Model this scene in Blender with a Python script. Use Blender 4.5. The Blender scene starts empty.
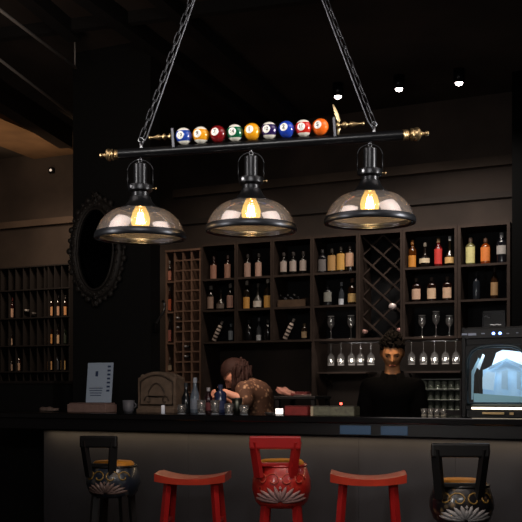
import bpy, bmesh, math, random
from mathutils import Vector, Matrix, Euler
random.seed(7)
PI = math.pi
C = bpy.context.scene.collection
F = 900.0; CX = 261.0; HY = 390.0; ZC = 1.3          # focal px, centre column, horizon row, eye height
TH = math.radians(24.1); S_, C_ = math.sin(TH), math.cos(TH)

# ---------------------------------------------------------------- frames
def B(u, v, z):                                       # bar frame -> world
    return Vector((u*C_ + v*S_, -u*S_ + v*C_, z))
def Yat(px, V): return V/(C_ + S_*(px-CX)/F)
def U(px, V):
    Y = Yat(px, V); X = Y*(px-CX)/F
    return X*C_ - Y*S_
def Z(px, py, V): return ZC + (HY-py)*Yat(px, V)/F
def MM(px, V): return Yat(px, V)/F                    # metres per pixel
def onz(px, py, z):
    Y = (z-ZC)*F/(HY-py); return Vector((Y*(px-CX)/F, Y, z))

# ---------------------------------------------------------------- materials
def lin(c):
    return tuple(((x/12.92) if x <= .04045 else ((x+.055)/1.055)**2.4) for x in c)
def hx(h):
    return lin(tuple(int(h[i:i+2], 16)/255 for i in (0, 2, 4)))
M = {}
def mat(name, col, rough=.5, metal=0., emit=None, es=0., var=0., vscale=20., coat=0., bump=0., spec=.5):
    if name in M: return M[name]
    m = bpy.data.materials.new(name); m.use_nodes = True
    nt = m.node_tree; b = nt.nodes['Principled BSDF']
    c = hx(col) if isinstance(col, str) else col
    b.inputs['Base Color'].default_value = (*c, 1)
    b.inputs['Roughness'].default_value = rough
    b.inputs['Metallic'].default_value = metal
    b.inputs['Coat Weight'].default_value = coat
    b.inputs['Coat Roughness'].default_value = .08
    b.inputs['Specular IOR Level'].default_value = spec
    if emit is not None:
        b.inputs['Emission Color'].default_value = (*hx(emit), 1)
        b.inputs['Emission Strength'].default_value = es
    if var > 0 or bump > 0:
        tc = nt.nodes.new('ShaderNodeTexCoord'); n = nt.nodes.new('ShaderNodeTexNoise')
        n.inputs['Scale'].default_value = vscale; n.inputs['Detail'].default_value = 4
        nt.links.new(tc.outputs['Object'], n.inputs['Vector'])
        if var > 0:
            r = nt.nodes.new('ShaderNodeValToRGB')
            r.color_ramp.elements[0].position = .3; r.color_ramp.elements[1].position = .7
            r.color_ramp.elements[0].color = (*[x*(1-var) for x in c], 1)
            r.color_ramp.elements[1].color = (*[min(1, x*(1+var)) for x in c], 1)
            nt.links.new(n.outputs['Fac'], r.inputs['Fac']); nt.links.new(r.outputs['Color'], b.inputs['Base Color'])
        if bump > 0:
            bp = nt.nodes.new('ShaderNodeBump'); bp.inputs['Strength'].default_value = bump
            bp.inputs['Distance'].default_value = .01
            nt.links.new(n.outputs['Fac'], bp.inputs['Height']); nt.links.new(bp.outputs['Normal'], b.inputs['Normal'])
    M[name] = m; return m
def glass(name, tint, base=.06, edge=.6, rough=.03, highlight_mix=0., highlight_col=(1, 1, 1)):
    """thin glass: see-through, mirror-like towards the edges, optional pale diffuse stand-in for highlights, as a film"""
    m = bpy.data.materials.new(name); m.use_nodes = True; nt = m.node_tree; nt.nodes.clear()
    out = nt.nodes.new('ShaderNodeOutputMaterial'); tr = nt.nodes.new('ShaderNodeBsdfTransparent')
    gl = nt.nodes.new('ShaderNodeBsdfGlossy'); mx = nt.nodes.new('ShaderNodeMixShader')
    lw = nt.nodes.new('ShaderNodeLayerWeight'); mr = nt.nodes.new('ShaderNodeMapRange')
    tr.inputs[0].default_value = (*tint, 1); gl.inputs['Roughness'].default_value = rough
    gl.inputs[0].default_value = (*highlight_col, 1)
    lw.inputs['Blend'].default_value = .35
    mr.inputs['To Min'].default_value = base; mr.inputs['To Max'].default_value = edge
    nt.links.new(lw.outputs['Facing'], mr.inputs['Value']); nt.links.new(mr.outputs[0], mx.inputs[0])
    nt.links.new(gl.outputs[0], mx.inputs[2])
    if highlight_mix > 0:
        df = nt.nodes.new('ShaderNodeBsdfDiffuse'); df.inputs[0].default_value = (*highlight_col, 1)
        m2 = nt.nodes.new('ShaderNodeMixShader'); m2.inputs[0].default_value = highlight_mix
        nt.links.new(tr.outputs[0], m2.inputs[1]); nt.links.new(df.outputs[0], m2.inputs[2])
        nt.links.new(m2.outputs[0], mx.inputs[1])
    else: nt.links.new(tr.outputs[0], mx.inputs[1])
    nt.links.new(mx.outputs[0], out.inputs[0]); M[name] = m; return m

black_metal = mat('black_metal', '1c1c1e', .33, .6)
satin_black = mat('satin_black', '232325', .3, .75)
steel = mat('steel', '8d8d90', .3, 1)
chain_metal = mat('chain_metal', '454548', .4, .9)
brass = mat('brass', 'b59a70', .36, 1)
ivory = mat('ivory_brass', 'e8cf9a', .3, .5)
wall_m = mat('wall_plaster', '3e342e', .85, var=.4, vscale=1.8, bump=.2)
ceil_m = mat('ceiling_plaster', '3a312c', .9, var=.5, vscale=1.3)
col_m = mat('column_black', '080808', .7)
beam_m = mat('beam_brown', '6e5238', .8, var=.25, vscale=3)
wallband = mat('wall_band', '4f4238', .8, var=.2, vscale=3)
dark_wood = mat('dark_wood', '1d1614', .5, var=.3, vscale=14)
case_wood = mat('case_wood', '3a2f29', .7, spec=.2, var=.25, vscale=9)
case_back = mat('case_back', '0d0e12', .8)
rack_wood = mat('rack_wood', '785c4c', .5, var=.2, vscale=12)
wire_m = mat('rack_grey', '2a2625', .5, .2)
counter_top = mat('counter_top', '0c0c0e', .15, coat=.6)
counter_front = mat('counter_front', '101012', .3, coat=.3)
panel_m = mat('counter_panel', '333338', .6, var=.15, vscale=4)
floor_m = mat('floor_dark', '1a1614', .4, var=.3, vscale=3)
red_lac = mat('red_lacquer', '9c1c1c', .3, var=.12, vscale=8, coat=.4)
black_lac = mat('black_lacquer', '0a090a', .45, coat=.1)
glass_clear = glass('clear_glass', (.93, .95, .95), .16, .9, .05, .10, (1, .97, .95))
rim_glint = mat('rim_glint', 'e4dcd8', .15)  # pale colour stands in for the glint along wine glass rims
shade_glass = glass('shade_glass', (.84, .79, .77), .20, .9, .07, .11, (1, .90, .86))
bulb_glass = glass('bulb_glass', (1, .85, .55), .05, .5)

# ---------------------------------------------------------------- mesh helpers
def nb(): return bmesh.new()
def box(bm, c, s, rot=None, bev=0.):
    r = bmesh.ops.create_cube(bm, size=1)
    mtx = Matrix.Translation(c) @ (rot.to_4x4() if rot else Matrix.Identity(4)) @ Matrix.Diagonal((*s, 1))
    bmesh.ops.transform(bm, matrix=mtx, verts=r['verts'])
    if bev > 0:
        es = list({e for v in r['verts'] for e in v.link_edges})
        bmesh.ops.bevel(bm, geom=es, offset=bev, segments=2, affect='EDGES', profile=.6)
def lathe(bm, prof, seg=24, mtx=None, sx=1., sy=1.):
    rings = []
    for r, z in prof:
        if r < 1e-6: rings.append([bm.verts.new((0, 0, z))])
        else: rings.append([bm.verts.new((r*sx*math.cos(2*PI*k/seg), r*sy*math.sin(2*PI*k/seg), z)) for k in range(seg)])
    for a, b in zip(rings, rings[1:]):
        for k in range(seg):
            k2 = (k+1) % seg
            if len(a) == 1 and len(b) == 1: continue
            if len(a) == 1: bm.faces.new((a[0], b[k2], b[k]))
            elif len(b) == 1: bm.faces.new((a[k], a[k2], b[0]))
            else: bm.faces.new((a[k], a[k2], b[k2], b[k]))
    vs = [v for r in rings for v in r]
    if mtx is not None: bmesh.ops.transform(bm, matrix=mtx, verts=vs)
    return vs
def axis_m(p0, p1):
    p0 = Vector(p0); p1 = Vector(p1); d = p1-p0
    return Matrix.Translation(p0) @ d.to_track_quat('Z', 'Y').to_matrix().to_4x4(), d.length
def cyl(bm, p0, p1, r0, r1=None, seg=12):
    r1 = r0 if r1 is None else r1
    m, L = axis_m(p0, p1)
    lathe(bm, [(0, 0), (r0, 0), (r1, L), (0, L)], seg, m)
def bar4(bm, p0, p1, w, d=None, w1=None):             # squared bar
    m, L = axis_m(p0, p1); d = d or w; k = (w1/w) if w1 else 1
    a = [bm.verts.new(m @ Vector((x*w/2, y*d/2, 0))) for x, y in ((-1, -1), (1, -1), (1, 1), (-1, 1))]
    b = [bm.verts.new(m @ Vector((x*w/2*k, y*d/2*k, L))) for x, y in ((-1, -1), (1, -1), (1, 1), (-1, 1))]
    bm.faces.new(a[::-1]); bm.faces.new(b)
    for i in range(4): bm.faces.new((a[i], a[(i+1) % 4], b[(i+1) % 4], b[i]))
def tube(bm, pts, r, seg=8, closed=False, rs=None):
    pts = [Vector(p) for p in pts]; n = len(pts); rings = []
    up = Vector((0, 0, 1))
    for i, p in enumerate(pts):
        if closed: t = pts[(i+1) % n]-pts[i-1]
        else: t = pts[min(i+1, n-1)]-pts[max(i-1, 0)]
        t.normalize()
        a = t.cross(up)
        if a.length < 1e-3: a = t.cross(Vector((0, 1, 0)))
        a.normalize(); b = t.cross(a)
        rr = rs[i] if rs else r
        rings.append([bm.verts.new(p+(a*math.cos(2*PI*k/seg)+b*math.sin(2*PI*k/seg))*rr) for k in range(seg)])
    rng = range(n) if closed else range(n-1)
    for i in rng:
        a, b = rings[i], rings[(i+1) % n]
        for k in range(seg): bm.faces.new((a[k], a[(k+1) % seg], b[(k+1) % seg], b[k]))
    if not closed: bm.faces.new(rings[0][::-1]); bm.faces.new(rings[-1])
def sphere(bm, c, r, seg=16, sc=(1, 1, 1)):
    x = bmesh.ops.create_uvsphere(bm, u_segments=seg, v_segments=max(8, seg//2+2), radius=r)
    bmesh.ops.transform(bm, matrix=Matrix.Translation(c) @ Matrix.Diagonal((*sc, 1)), verts=x['verts'])
def prism(bm, pts, y0, y1):                           # polygon in xz extruded along y
    a = [bm.verts.new((x, y0, z)) for x, z in pts]; b = [bm.verts.new((x, y1, z)) for x, z in pts]
    bm.faces.new(a); bm.faces.new(b[::-1]); n = len(pts)
    for i in range(n): bm.faces.new((a[i], b[i], b[(i+1) % n], a[(i+1) % n]))
def obj(name, bm, m, parent=None, smooth=False, label=None, loc=None, rotz=None):
    me = bpy.data.meshes.new(name); bmesh.ops.recalc_face_normals(bm, faces=bm.faces[:]); bm.to_mesh(me); bm.free()
    if m: me.materials.append(m)
    if smooth:
        for p in me.polygons: p.use_smooth = True
    o = bpy.data.objects.new(name, me); C.objects.link(o)
    if smooth == 'auto':
        es = o.modifiers.new('edges', 'EDGE_SPLIT'); es.split_angle = math.radians(38)
    if parent: o.parent = parent
    if label: o['label'] = label
    if loc is not None: o.location = loc
    if rotz is not None: o.rotation_euler = (0, 0, rotz)
    return o
def tag(o, label, cat, group=None, kind=None):
    o['label'] = label; o['category'] = cat
    if group: o['group'] = group
    if kind: o['kind'] = kind
    return o
def thing(name, label, cat, loc=(0, 0, 0), rotz=0., group=None):
    o = bpy.data.objects.new(name, None); C.objects.link(o); o.location = loc; o.rotation_euler = (0, 0, rotz)
    o.empty_display_size = .05
    return tag(o, label, cat, group)
def struct(name, bm, m, label=None):
    o = obj(name, bm, m); o['kind'] = 'structure'
    if label: o['label'] = label; o['category'] = name.split('_')[0]
    return o
def bbox(u0, u1, v0, v1, z0, z1, bm=None, bev=0.):      # box in the bar frame
    bm = bm or nb()
    c = B((u0+u1)/2, (v0+v1)/2, (z0+z1)/2)
    box(bm, c, (abs(u1-u0), abs(v1-v0), abs(z1-z0)), Matrix.Rotation(-TH, 3, 'Z'), bev)
    return bm

# ================================================================ SETTING
CEIL = 3.9; WV = 8.05
bm = nb()
for q in [[((-6, -2), (6, -2), (9, 12), (-12, 12))]]:
    bm.faces.new([bm.verts.new((x, y, 0)) for x, y in q[0]])
struct('floor', bm, floor_m, 'dark polished floor of the bar room')
bm = nb(); box(bm, (0, 5.0, CEIL+.06), (22, 15, .12)); struct('ceiling', bm, ceil_m, 'dark high ceiling over the bar')
struct('wall_back', bbox(-9.5, 4.6, WV, WV+.15, 0, CEIL), wall_m, 'brown plaster wall behind the bottle shelves')
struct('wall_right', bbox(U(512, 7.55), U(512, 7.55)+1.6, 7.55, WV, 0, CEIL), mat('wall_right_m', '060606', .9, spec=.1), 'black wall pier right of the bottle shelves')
# ledge / beam bands on the rear wall
bm = bbox(U(175, WV), U(528, WV), WV-.05, WV, 3.26, 3.34)
struct('trim_1', bm, wallband, 'brown horizontal ledge across the wall above the shelves')
bm = bbox(U(175, WV), U(528, WV), WV-.03, WV, 2.98, 3.03)
struct('trim_2', bm, mat('trim_brown', '352d28', .8), 'lower dim ledge across the wall above the shelves')
bm = bbox(-9.4, U(80, WV), WV-.06, WV, 3.10, 3.17)
struct('trim_3', bm, mat('trim_left', '5a4b40', .8, var=.2, vscale=3), 'pale ledge on the left wall above the bottle rack')
# column
CV = 5.75
struct('wall_column', bbox(U(73, CV), U(160, CV+.14), CV, CV+.14, 0, CEIL), col_m, 'broad black column carrying the oval mirror')

# ceiling beams
def beam(name, a, b, w, zt, h, m, label):
    bm = nb(); a = Vector(a); b = Vector(b); a.z = b.z = zt-h/2
    d = (b-a).normalized(); a = a-d*.0
    bar4(bm, a, b, h, w) if False else None
    ang = math.atan2(d.y, d.x)
    box(bm, (a+b)/2, ((b-a).length, w, h), Matrix.Rotation(ang, 3, 'Z'))
    return struct(name, bm, m, label)
def onc(px, py): return onz(px, py, CEIL)
def ext(a, b, back=0., fwd=0.):
    d = (b-a).normalized(); return a-d*back, b+d*fwd
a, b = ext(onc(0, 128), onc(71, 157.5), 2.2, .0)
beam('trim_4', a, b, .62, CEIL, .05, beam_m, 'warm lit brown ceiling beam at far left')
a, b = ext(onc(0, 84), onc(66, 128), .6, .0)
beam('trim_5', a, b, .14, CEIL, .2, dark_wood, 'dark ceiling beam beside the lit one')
a, b = ext(onc(100, -4), onc(165, 45), .5, 2.4)
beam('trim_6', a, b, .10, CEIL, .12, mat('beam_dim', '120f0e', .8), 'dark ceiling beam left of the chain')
a, b = ext(onc(45, 2), onc(75, 28), .5, .0)
beam('trim_7', a, b, .10, CEIL, .10, M['beam_dim'], 'dark short ceiling beam near the column')
a, b = ext(onc(170, -2), onc(245, 66), .6, 1.5)
beam('trim_8', a, b, .09, CEIL, .10, M['beam_dim'], 'dark ceiling beam right of the left chain')
a, b = ext(onc(10, 28), onc(120, 14), 1, 1.5)
beam('trim_9', a, b, .06, CEIL, .08, M['beam_dim'], 'dark cross beam on the ceiling')
for i, ((x0, y0), (x1, y1), lb) in enumerate([((0, 10), (76, 68), 'upper thin grey ceiling rail running toward the column'),
                                              ((0, 60), (76, 118), 'lower thin grey ceiling rail running toward the column')]):
    a, b = ext(onz(x0, y0, CEIL-.25), onz(x1, y1, CEIL-.25), .8, .0)
    t = thing('ceiling_rail', lb, 'rail', a)
    bm = nb(); cyl(bm, (0, 0, 0), b-a, .011, seg=8); obj('rail_tube', bm, mat('rail_grey', 'a8a29c', .5, .2), t, True)
    for k in range(2):
        p = (b-a)*(.01+.98*k); bm = nb(); cyl(bm, p, p+Vector((0, 0, .25)), .006, seg=6); obj('hanger', bm, M['rail_grey'], t, True)

# recessed spots
spot_em = mat('spot_emit', 'fff2ea', .5, emit='ffeee4', es=14)
for i, (px, py) in enumerate([(338, 95.5), (399, 88), (459, 82)]):
    p = onz(px, py, CEIL-.10)
    t = thing('ceiling_spotlight', ['small glowing ceiling spotlight just right of the brass stop and orange ball',
        'small glowing ceiling spotlight, middle one of the row', 'small glowing ceiling spotlight farthest right of the row'][i], 'spotlight', p, -TH, 'ceiling spotlights over the shelves')
    bm = nb(); lathe(bm, [(.03, .10), (.046, .10), (.046, -.012), (.041, -.012), (.034, .01)], 20); obj('housing', bm, satin_black, t, True)
    bm = nb(); lathe(bm, [(0, -.032), (.024, -.022), (.033, .0), (0, .004)], 16); obj('lens', bm, spot_em, t, True)
    l = bpy.data.lights.new('spot', 'SPOT'); l.energy = 5; l.spot_size = math.radians(120); l.spot_blend = 1; l.color = (1, .86, .74); l.shadow_soft_size = .04
    lo = bpy.data.objects.new('spot_lamp', l); C.objects.link(lo); lo.location = p+Vector((0, 0, -.06)); lo.rotation_euler = (0, 0, 0)
t = thing('ceiling_sensor', 'tiny pale light dot on the brown wall at left', 'sensor', B(U(53, WV), WV-.03, Z(53, 171, WV)), -TH)
bm = nb(); box(bm, (0, .01, 0), (.06, .04, .06), bev=.008); obj('housing', bm, satin_black, t)
bm = nb(); sphere(bm, (0, -.012, 0), .014, 10); obj('lamp', bm, mat('sensor_emit', 'e8dccf', .4, emit='d8c8b8', es=.8), t, True)

# oval mirror with ornate frame (on the column)
mz = Z(99, 250, CV); mc = B(U(99, CV), CV, mz); mk = MM(99, CV)
t = thing('wall_mirror', 'oval black mirror with ornate carved frame on the dark column', 'mirror', mc, -TH)
def ell(a, b, n=64, y=0.): return [(a*math.cos(2*PI*k/n), y, b*math.sin(2*PI*k/n)) for k in range(n)]
A_, B__ = 26*mk, 45*mk
frame_m = mat('mirror_frame', '35312e', .55, .1, var=.4, vscale=60)
bm = nb(); tube(bm, ell(A_, B__, y=-.03), .036, 8, True); tube(bm, ell(A_-.036, B__-.036, y=-.055), .010, 6, True); tube(bm, ell(A_+.04, B__+.04, y=-.03), .012, 6, True)
obj('frame', bm, frame_m, t, True)
bm = nb(); f = [bm.verts.new((x, -.02, z)) for x, y, z in ell(A_-.01, B__-.01)]; bm.faces.new(f)
obj('mirror_glass', bm, mat('mirror_glass', '15161a', .06, .9), t)
bm = nb()
for k in range(30):
    a = 2*PI*k/30; x, z = (A_+.05)*math.cos(a), (B__+.05)*math.sin(a)
    bm = nb(); sphere(bm, (x, -.035, z), .026 if k % 2 else .019, 8, (1, .7, 1)); obj('carved_bead', bm, frame_m, t, True)
    x, z = (A_)*math.cos(a+.1), (B__)*math.sin(a+.1); bm = nb(); sphere(bm, (x, -.065, z), .014, 8, (1, .6, 1)); obj('carved_bead', bm, frame_m, t, True)
for s in (-1, 1):                                      # scrolls at crown and foot
    for sgn in (-1, 1):
        pts = [(s*(.02+.05*k/8*math.cos(k*.6)), -.05, sgn*(B__+.05+.035*math.sin(k*.6))) for k in range(9)]
        bm = nb(); tube(bm, pts, .012, 6); obj('carved_scroll', bm, frame_m, t, True)
# curled iron bracket right of the column
t = thing('wall_bracket', 'dim grey curled iron bracket at the column edge', 'bracket', B(U(160, CV+.14)+.001, CV+.07, Z(152, 330, CV)), -TH)
bm = nb(); tube(bm, [(.0+.12*math.sin(k/10*2.6)*(k/10), 0, .02+.20*k/10) for k in range(11)], .009, 8); obj('arm', bm, steel, t, True)
bm = nb(); box(bm, (.008, 0, .02), (.016, .05, .07), bev=.004); obj('wall_plate', bm, satin_black, t)

# ================================================================ BOTTLES
BV = 7.62; BD = .34                                     # case front plane, depth
ROW = {0: 2.67, 1: 2.358, 2: 2.062, 3: 1.760, 4: 1.478}
def bottle_profile(kind, h, r):
    if kind == 'wine':   return [(0, 0), (r*.92, 0), (r, .01), (r, h*.58), (r*.9, h*.66), (r*.42, h*.75), (r*.36, h*.80), (r*.36, h*.9)]
    if kind == 'whisky': return [(0, 0), (r*.95, 0), (r, .01), (r, h*.66), (r*.86, h*.73), (r*.36, h*.8), (r*.33, h*.88)]
    if kind == 'round':  return [(0, 0), (r*.6, 0), (r*1.1, h*.12), (r*1.25, h*.24), (r*1.0, h*.38), (r*.42, h*.5), (r*.3, h*.6), (r*.3, h*.9)]
    if kind == 'slim':   return [(0, 0), (r*.95, 0), (r, .01), (r, h*.5), (r*.7, h*.62), (r*.4, h*.74), (r*.36, h*.92)]
gl_mats = {}
def gmat(col):
    return mat('bottle_'+col, col, .12, coat=.3)
def lmat(col, e=.0):
    return mat('label_'+col, col, .6, var=.08, vscale=60)
def bottle(px, row, kind, h, glasscol, labcol, capcol, label, zbase=None, V=None, lab=(.12, .5), group='bottles on the back shelves', w=1.0):
    V = V or BV+.09; z = ROW[row] if zbase is None else zbase
    r = (.036 if kind == 'wine' else .041 if kind == 'whisky' else .036 if kind == 'round' else .026)*w
    t = thing('bottle', label, 'bottle', B(U(px, V), V, z+.0005), -TH, group)
    flat = .75 if kind == 'whisky' else 1
    bm = nb(); p = bottle_profile(kind, h, r); lathe(bm, p, 18, sy=flat); obj('glass_body', bm, gmat(glasscol), t, True)
    rn = p[-1][0]
    bm = nb(); lathe(bm, [(0, h*.84), (rn*1.25, h*.84), (rn*1.25, h*.985), (rn*1.1, h), (0, h)], 12); obj('cap', bm, lmat(capcol), t, 'auto')
    if labcol:
        bm = nb(); l0, l1 = h*lab[0], h*lab[1]; rr = r*1.012 if kind != 'round' else r*1.26
        n = 12
        a = [bm.verts.new((rr*math.sin(-1.15+2.3*k/n), -rr*flat*math.cos(-1.15+2.3*k/n), l0)) for k in range(n+1)]
        b = [bm.verts.new((v.co.x, v.co.y, l1)) for v in a]
        for k in range(n): bm.faces.new((a[k], a[k+1], b[k+1], b[k]))
        bm.verts.index_update()
        obj('paper_label', bm, lmat(labcol), t, True)
    return t
SH = {1: 'top shelf', 2: 'middle shelf', 3: 'bottom shelf'}
def bt(*a, **k): bottle(*a, **k)
bt(214, 1, 'wine', .225, '1c0d0a', 'a87a68', '2a1512', 'dark wine bottle with rose label, left of the top pair beside the slatted rack', lab=(.02, .62))
bt(228, 1, 'wine', .225, '1c0d0a', 'a57c6a', '2a1512', 'dark wine bottle with rose label, right of the top pair beside the slatted rack', lab=(.02, .62))
bt(211, 2, 'wine', .24, '171310', '9c8274', 'a59a90', 'dark wine bottle with dull beige label on the middle shelf beside the wooden rack', lab=(.08, .55))
bt(221, 2, 'round', .20, '2c2622', '6e625a', '3a332e', 'squat round dim bottle between two wine bottles on the middle shelf', lab=(.08, .3))
bt(230.5, 2, 'wine', .25, '171310', 'a98274', '9a8f88', 'tall wine bottle with pinkish label right of the squat round bottle', lab=(.08, .55))
bt(231, 3, 'slim', .17, '2b3036', '7f8890', '9aa2a8', 'slim pale bottle right of the leftmost striped leaning cylinder', lab=(.1, .6))
bt(248, 1, 'wine', .225, '17120f', 'b09082', '1b1614', 'dark bottle with greyish pink label, left of a pair in the second case', lab=(.02, .6))
bt(259, 1, 'wine', .225, '17120f', 'c4a090', '1b1614', 'dark bottle with pale pink label, right of a pair in the second case', lab=(.02, .6))
bt(247, 2, 'wine', .27, '1b150f', 'd29a4c', 'a8a096', 'tall bottle with golden yellow label left of the clear flask', lab=(.02, .42))
bt(258, 2, 'round', .24, '4a4844', 'd8cfc4', '605c58', 'flask with white round body between two yellow-labelled bottles', lab=(.06, .3))
bt(267.8, 2, 'wine', .28, '1b150f', 'd8a352', 'b8aea4', 'tall bottle with golden yellow label right of the clear flask', lab=(.02, .42))
bt(249, 3, 'wine', .20, '121113', None, '2a2a2c', 'unlabelled near-black bottle left of the silvery one on the lowest shelf')
bt(259, 3, 'slim', .22, '33363a', 'b9bcc0', '7a7c80', 'silvery slim bottle with white base on the lowest shelf', lab=(.02, .25))
bt(268, 3, 'wine', .20, '121113', None, '4a4846', 'unlabelled near-black bottle right of the silvery one on the lowest shelf')
for i, px in enumerate((284, 293.5, 303.5)):
    bt(px, 1, 'wine', .215, '12100f', 'b5a79f', '2b2523', 'dark bottle with square pale grey label, %s of three in the third case' % ('left', 'middle', 'right')[i], lab=(.16, .6))
bt(304.5, 3, 'whisky', .15, '2a2018', 'b79c78', '6c5c44', 'small pale bottle beside the right-hand striped leaning cylinder', w=.7)
bt(322.5, 1, 'whisky', .22, '15151a', '6e6a6a', '18171a', 'dark bottle with dull grey label, first in the fourth case', lab=(.1, .58))
bt(332, 1, 'whisky', .22, '1e160c', 'b88f58', '20180e', 'bottle with tan label, second in the fourth case', lab=(.1, .72))
bt(341, 1, 'whisky', .235, '1e160c', 'd5a455', '20180e', 'bottle with bright yellow label, third in the fourth case', lab=(.1, .72))
bt(350, 1, 'whisky', .25, '1a120f', 'dcb091', '241b17', 'bottle with peach label, fourth in the fourth case', lab=(.2, .68))
bt(328, 2, 'whisky', .19, '17181b', '8f8f88', '18171a', 'short dark bottle with grey label alone at left of its shelf', lab=(.2, .65))
bt(341.5, 2, 'slim', .21, '3c4046', 'd5dbe4', 'a8adb4', 'slim clear bottle with bright white base', lab=(.02, .28))
bt(352.5, 2, 'wine', .24, '24150c', 'd8b274', '6a4c3c', 'amber bottle with cream label and long neck left of the diamond rack', lab=(.1, .42), w=1.15)
bt(412.5, 1, 'wine', .25, '4a2406', 'd18a34', 'a06a30', 'amber bottle with orange-gold label right of the diamond rack', lab=(.05, .45))
bt(425, 1, 'round', .22, '1a1512', 'd9c8a8', '6d6558', 'round black bottle with cream label beside the amber one', lab=(.18, .36), w=1.1)
bt(438.5, 1, 'wine', .25, '5a0f0e', 'cf3b35', '8a6a4c', 'red bottle with bright red label', lab=(.1, .62))
bt(449.8, 1, 'round', .26, '1a140c', 'd8b070', 'f2f0ee', 'black and gold bottle with a bright white neck', lab=(.1, .3), w=.95)
for i, px in enumerate((416.5, 431.8, 447.3)):
    bt(px, 2, 'whisky', .21, '1c0e0a', ('d9b49a', 'e0bf9e', 'dcb89a')[i], '5a4a42', 'squat dark bottle with square cream label, %s of three on the middle shelf' % ('left', 'centre', 'right')[i], lab=(.12, .55))
bt(470.5, 1, 'whisky', .235, '5a5532', 'd6cf8e', '4c3a2c', 'square bottle with pale yellow-green label in the far right case', lab=(.08, .66))
bt(485.5, 1, 'whisky', .22, '7a3208', 'e0803a', '4a2c16', 'square bottle of bright orange liquor in the far right case', lab=(.12, .66))
bt(501.5, 1, 'whisky', .26, '15151a', 'a9a49e', 'a8a8ac', 'dark bottle with grey-white label at the end of the top shelf', lab=(.3, .58))
bt(476.5, 2, 'wine', .24, '20242a', None, '1c1d22', 'unlabelled dark bottle on the shelf above the boxed sign', w=.9)
bt(494.5, 2, 'wine', .27, '2a180c', 'a9855c', '2c2016', 'tall brown bottle with tan label on the shelf above the boxed sign', lab=(.12, .52), w=.9)

# ================================================================ THE SHELF CASES
def case(px0, px1, label, lattice=False, side=.018, div=(1, 2, 3), low=False, back=True):
    u0, u1 = U(px0, BV), U(px1, BV)
    t = thing('shelf_case', label, 'shelf', B(u0, BV, 0), -TH, 'bottle shelf cases')
    W = u1-u0; z0, z1 = ROW[3]-.02, ROW[0]
    for x in (side/2, W-side/2):
        bm = nb(); box(bm, (x, BD/2, (z0+z1)/2), (side, BD, z1-z0)); obj('side_panel', bm, case_wood, t)
    bm = nb(); box(bm, (W/2, BD/2, z1+.012), (W, BD, .024)); obj('top_board', bm, case_wood, t)
    bm = nb(); box(bm, (W/2, BD-.006, (z0+z1)/2), (W-2*side, .01, z1-z0)); obj('back_panel', bm, case_back, t)
    for r in ((3,) if lattice else div):
        bm = nb(); box(bm, (W/2, (BD-.012)/2, ROW[r]-.010), (W-2*side, BD-.014, .019)); obj('shelf', bm, case_wood, t)
    return t, W, side
case(201, 236, 'wooden shelf case immediately right of the slatted bottle rack')
case(236.3, 272, 'wooden shelf case holding the two yellow-labelled bottles')
t, W, _ = case(272.3, 312, 'wooden shelf case with the tray of lying bottles')
case(312.3, 358, 'wooden shelf case left of the diamond wine rack')
case(402.5, 457, 'wooden shelf case right of the diamond wine rack', side=.022)
case(457.5, 510, 'rightmost wooden shelf case, behind the lit appliance', side=.026)
t, W, sd = case(358.3, 402.2, 'diamond lattice wine rack in the middle of the shelves', lattice=True)
t['group'] = 'wine racks'
zb, zt = ROW[3], ROW[0]; Wd = W-2*sd
step = .145
def slat(sign, off):
    # line z = zb + sign*(x) *1.15 + off clipped in the opening
    pts = []
    x0, x1 = 0., Wd
    k = sign*.92
    def zz(x): return zb+off+k*x
    xs = [0, Wd, (zb-zb-off)/k, (zt-zb-off)/k]
    xs = sorted(x for x in xs if -1e-6 <= x <= Wd+1e-6 and zb-1e-6 <= zz(x) <= zt+1e-6)
    if len(xs) < 2 or xs[-1]-xs[0] < .03: return
    a = Vector((sd+xs[0], .10+.012*sign, zz(xs[0]))); b = Vector((sd+xs[-1], .10+.012*sign, zz(xs[-1])))
    bm = nb(); d = b-a; ang = math.atan2(d.z, d.x)
    box(bm, (a+b)/2, (d.length, .022, .015), Matrix.Rotation(-ang, 3, 'Y')); obj('lattice_slat', bm, case_wood, t)
for k in range(-4, 8): slat(1, k*.18+.03); slat(-1, k*.18)
lattice_case = t
# bottles lying in the diamond rack, seen end-on
def lying(px, py, V, label, col='c9a9a0', group='bottles lying in the racks', r=.036, capr=.016):
    p = B(U(px, V), V, Z(px, py, V))
    t = thing('wine_bottle', label, 'bottle', p, -TH, group)
    m = Matrix.Rotation(-PI/2, 4, 'X')                 # axis +z -> +y (into the rack)
    bm = nb(); lathe(bm, [(0, .29), (r, .28), (r, .12), (r*.4, .07), (r*.38, .0), (0, 0)], 16, m); obj('glass_body', bm, gmat('120f10'), t, True)
    bm = nb(); lathe(bm, [(0, -.012), (capr, -.012), (capr*1.1, .0), (capr*1.1, .04)], 14, m); obj('foil_cap', bm, mat('foil_'+col, col, .35, .3), t, True)
LV = BV+.02
lying(392, 306.5, LV, 'wine bottle lying in the diamond rack, big pale cap on the right side', 'e8d8d4', capr=.028)
lying(364.5, 331.5, LV, 'wine bottle lying in the lower left corner of the diamond rack', 'c79a90', capr=.017)
lying(399, 330, LV, 'wine bottle lying in the lower right corner of the diamond rack', 'c9928a', capr=.017)

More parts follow.
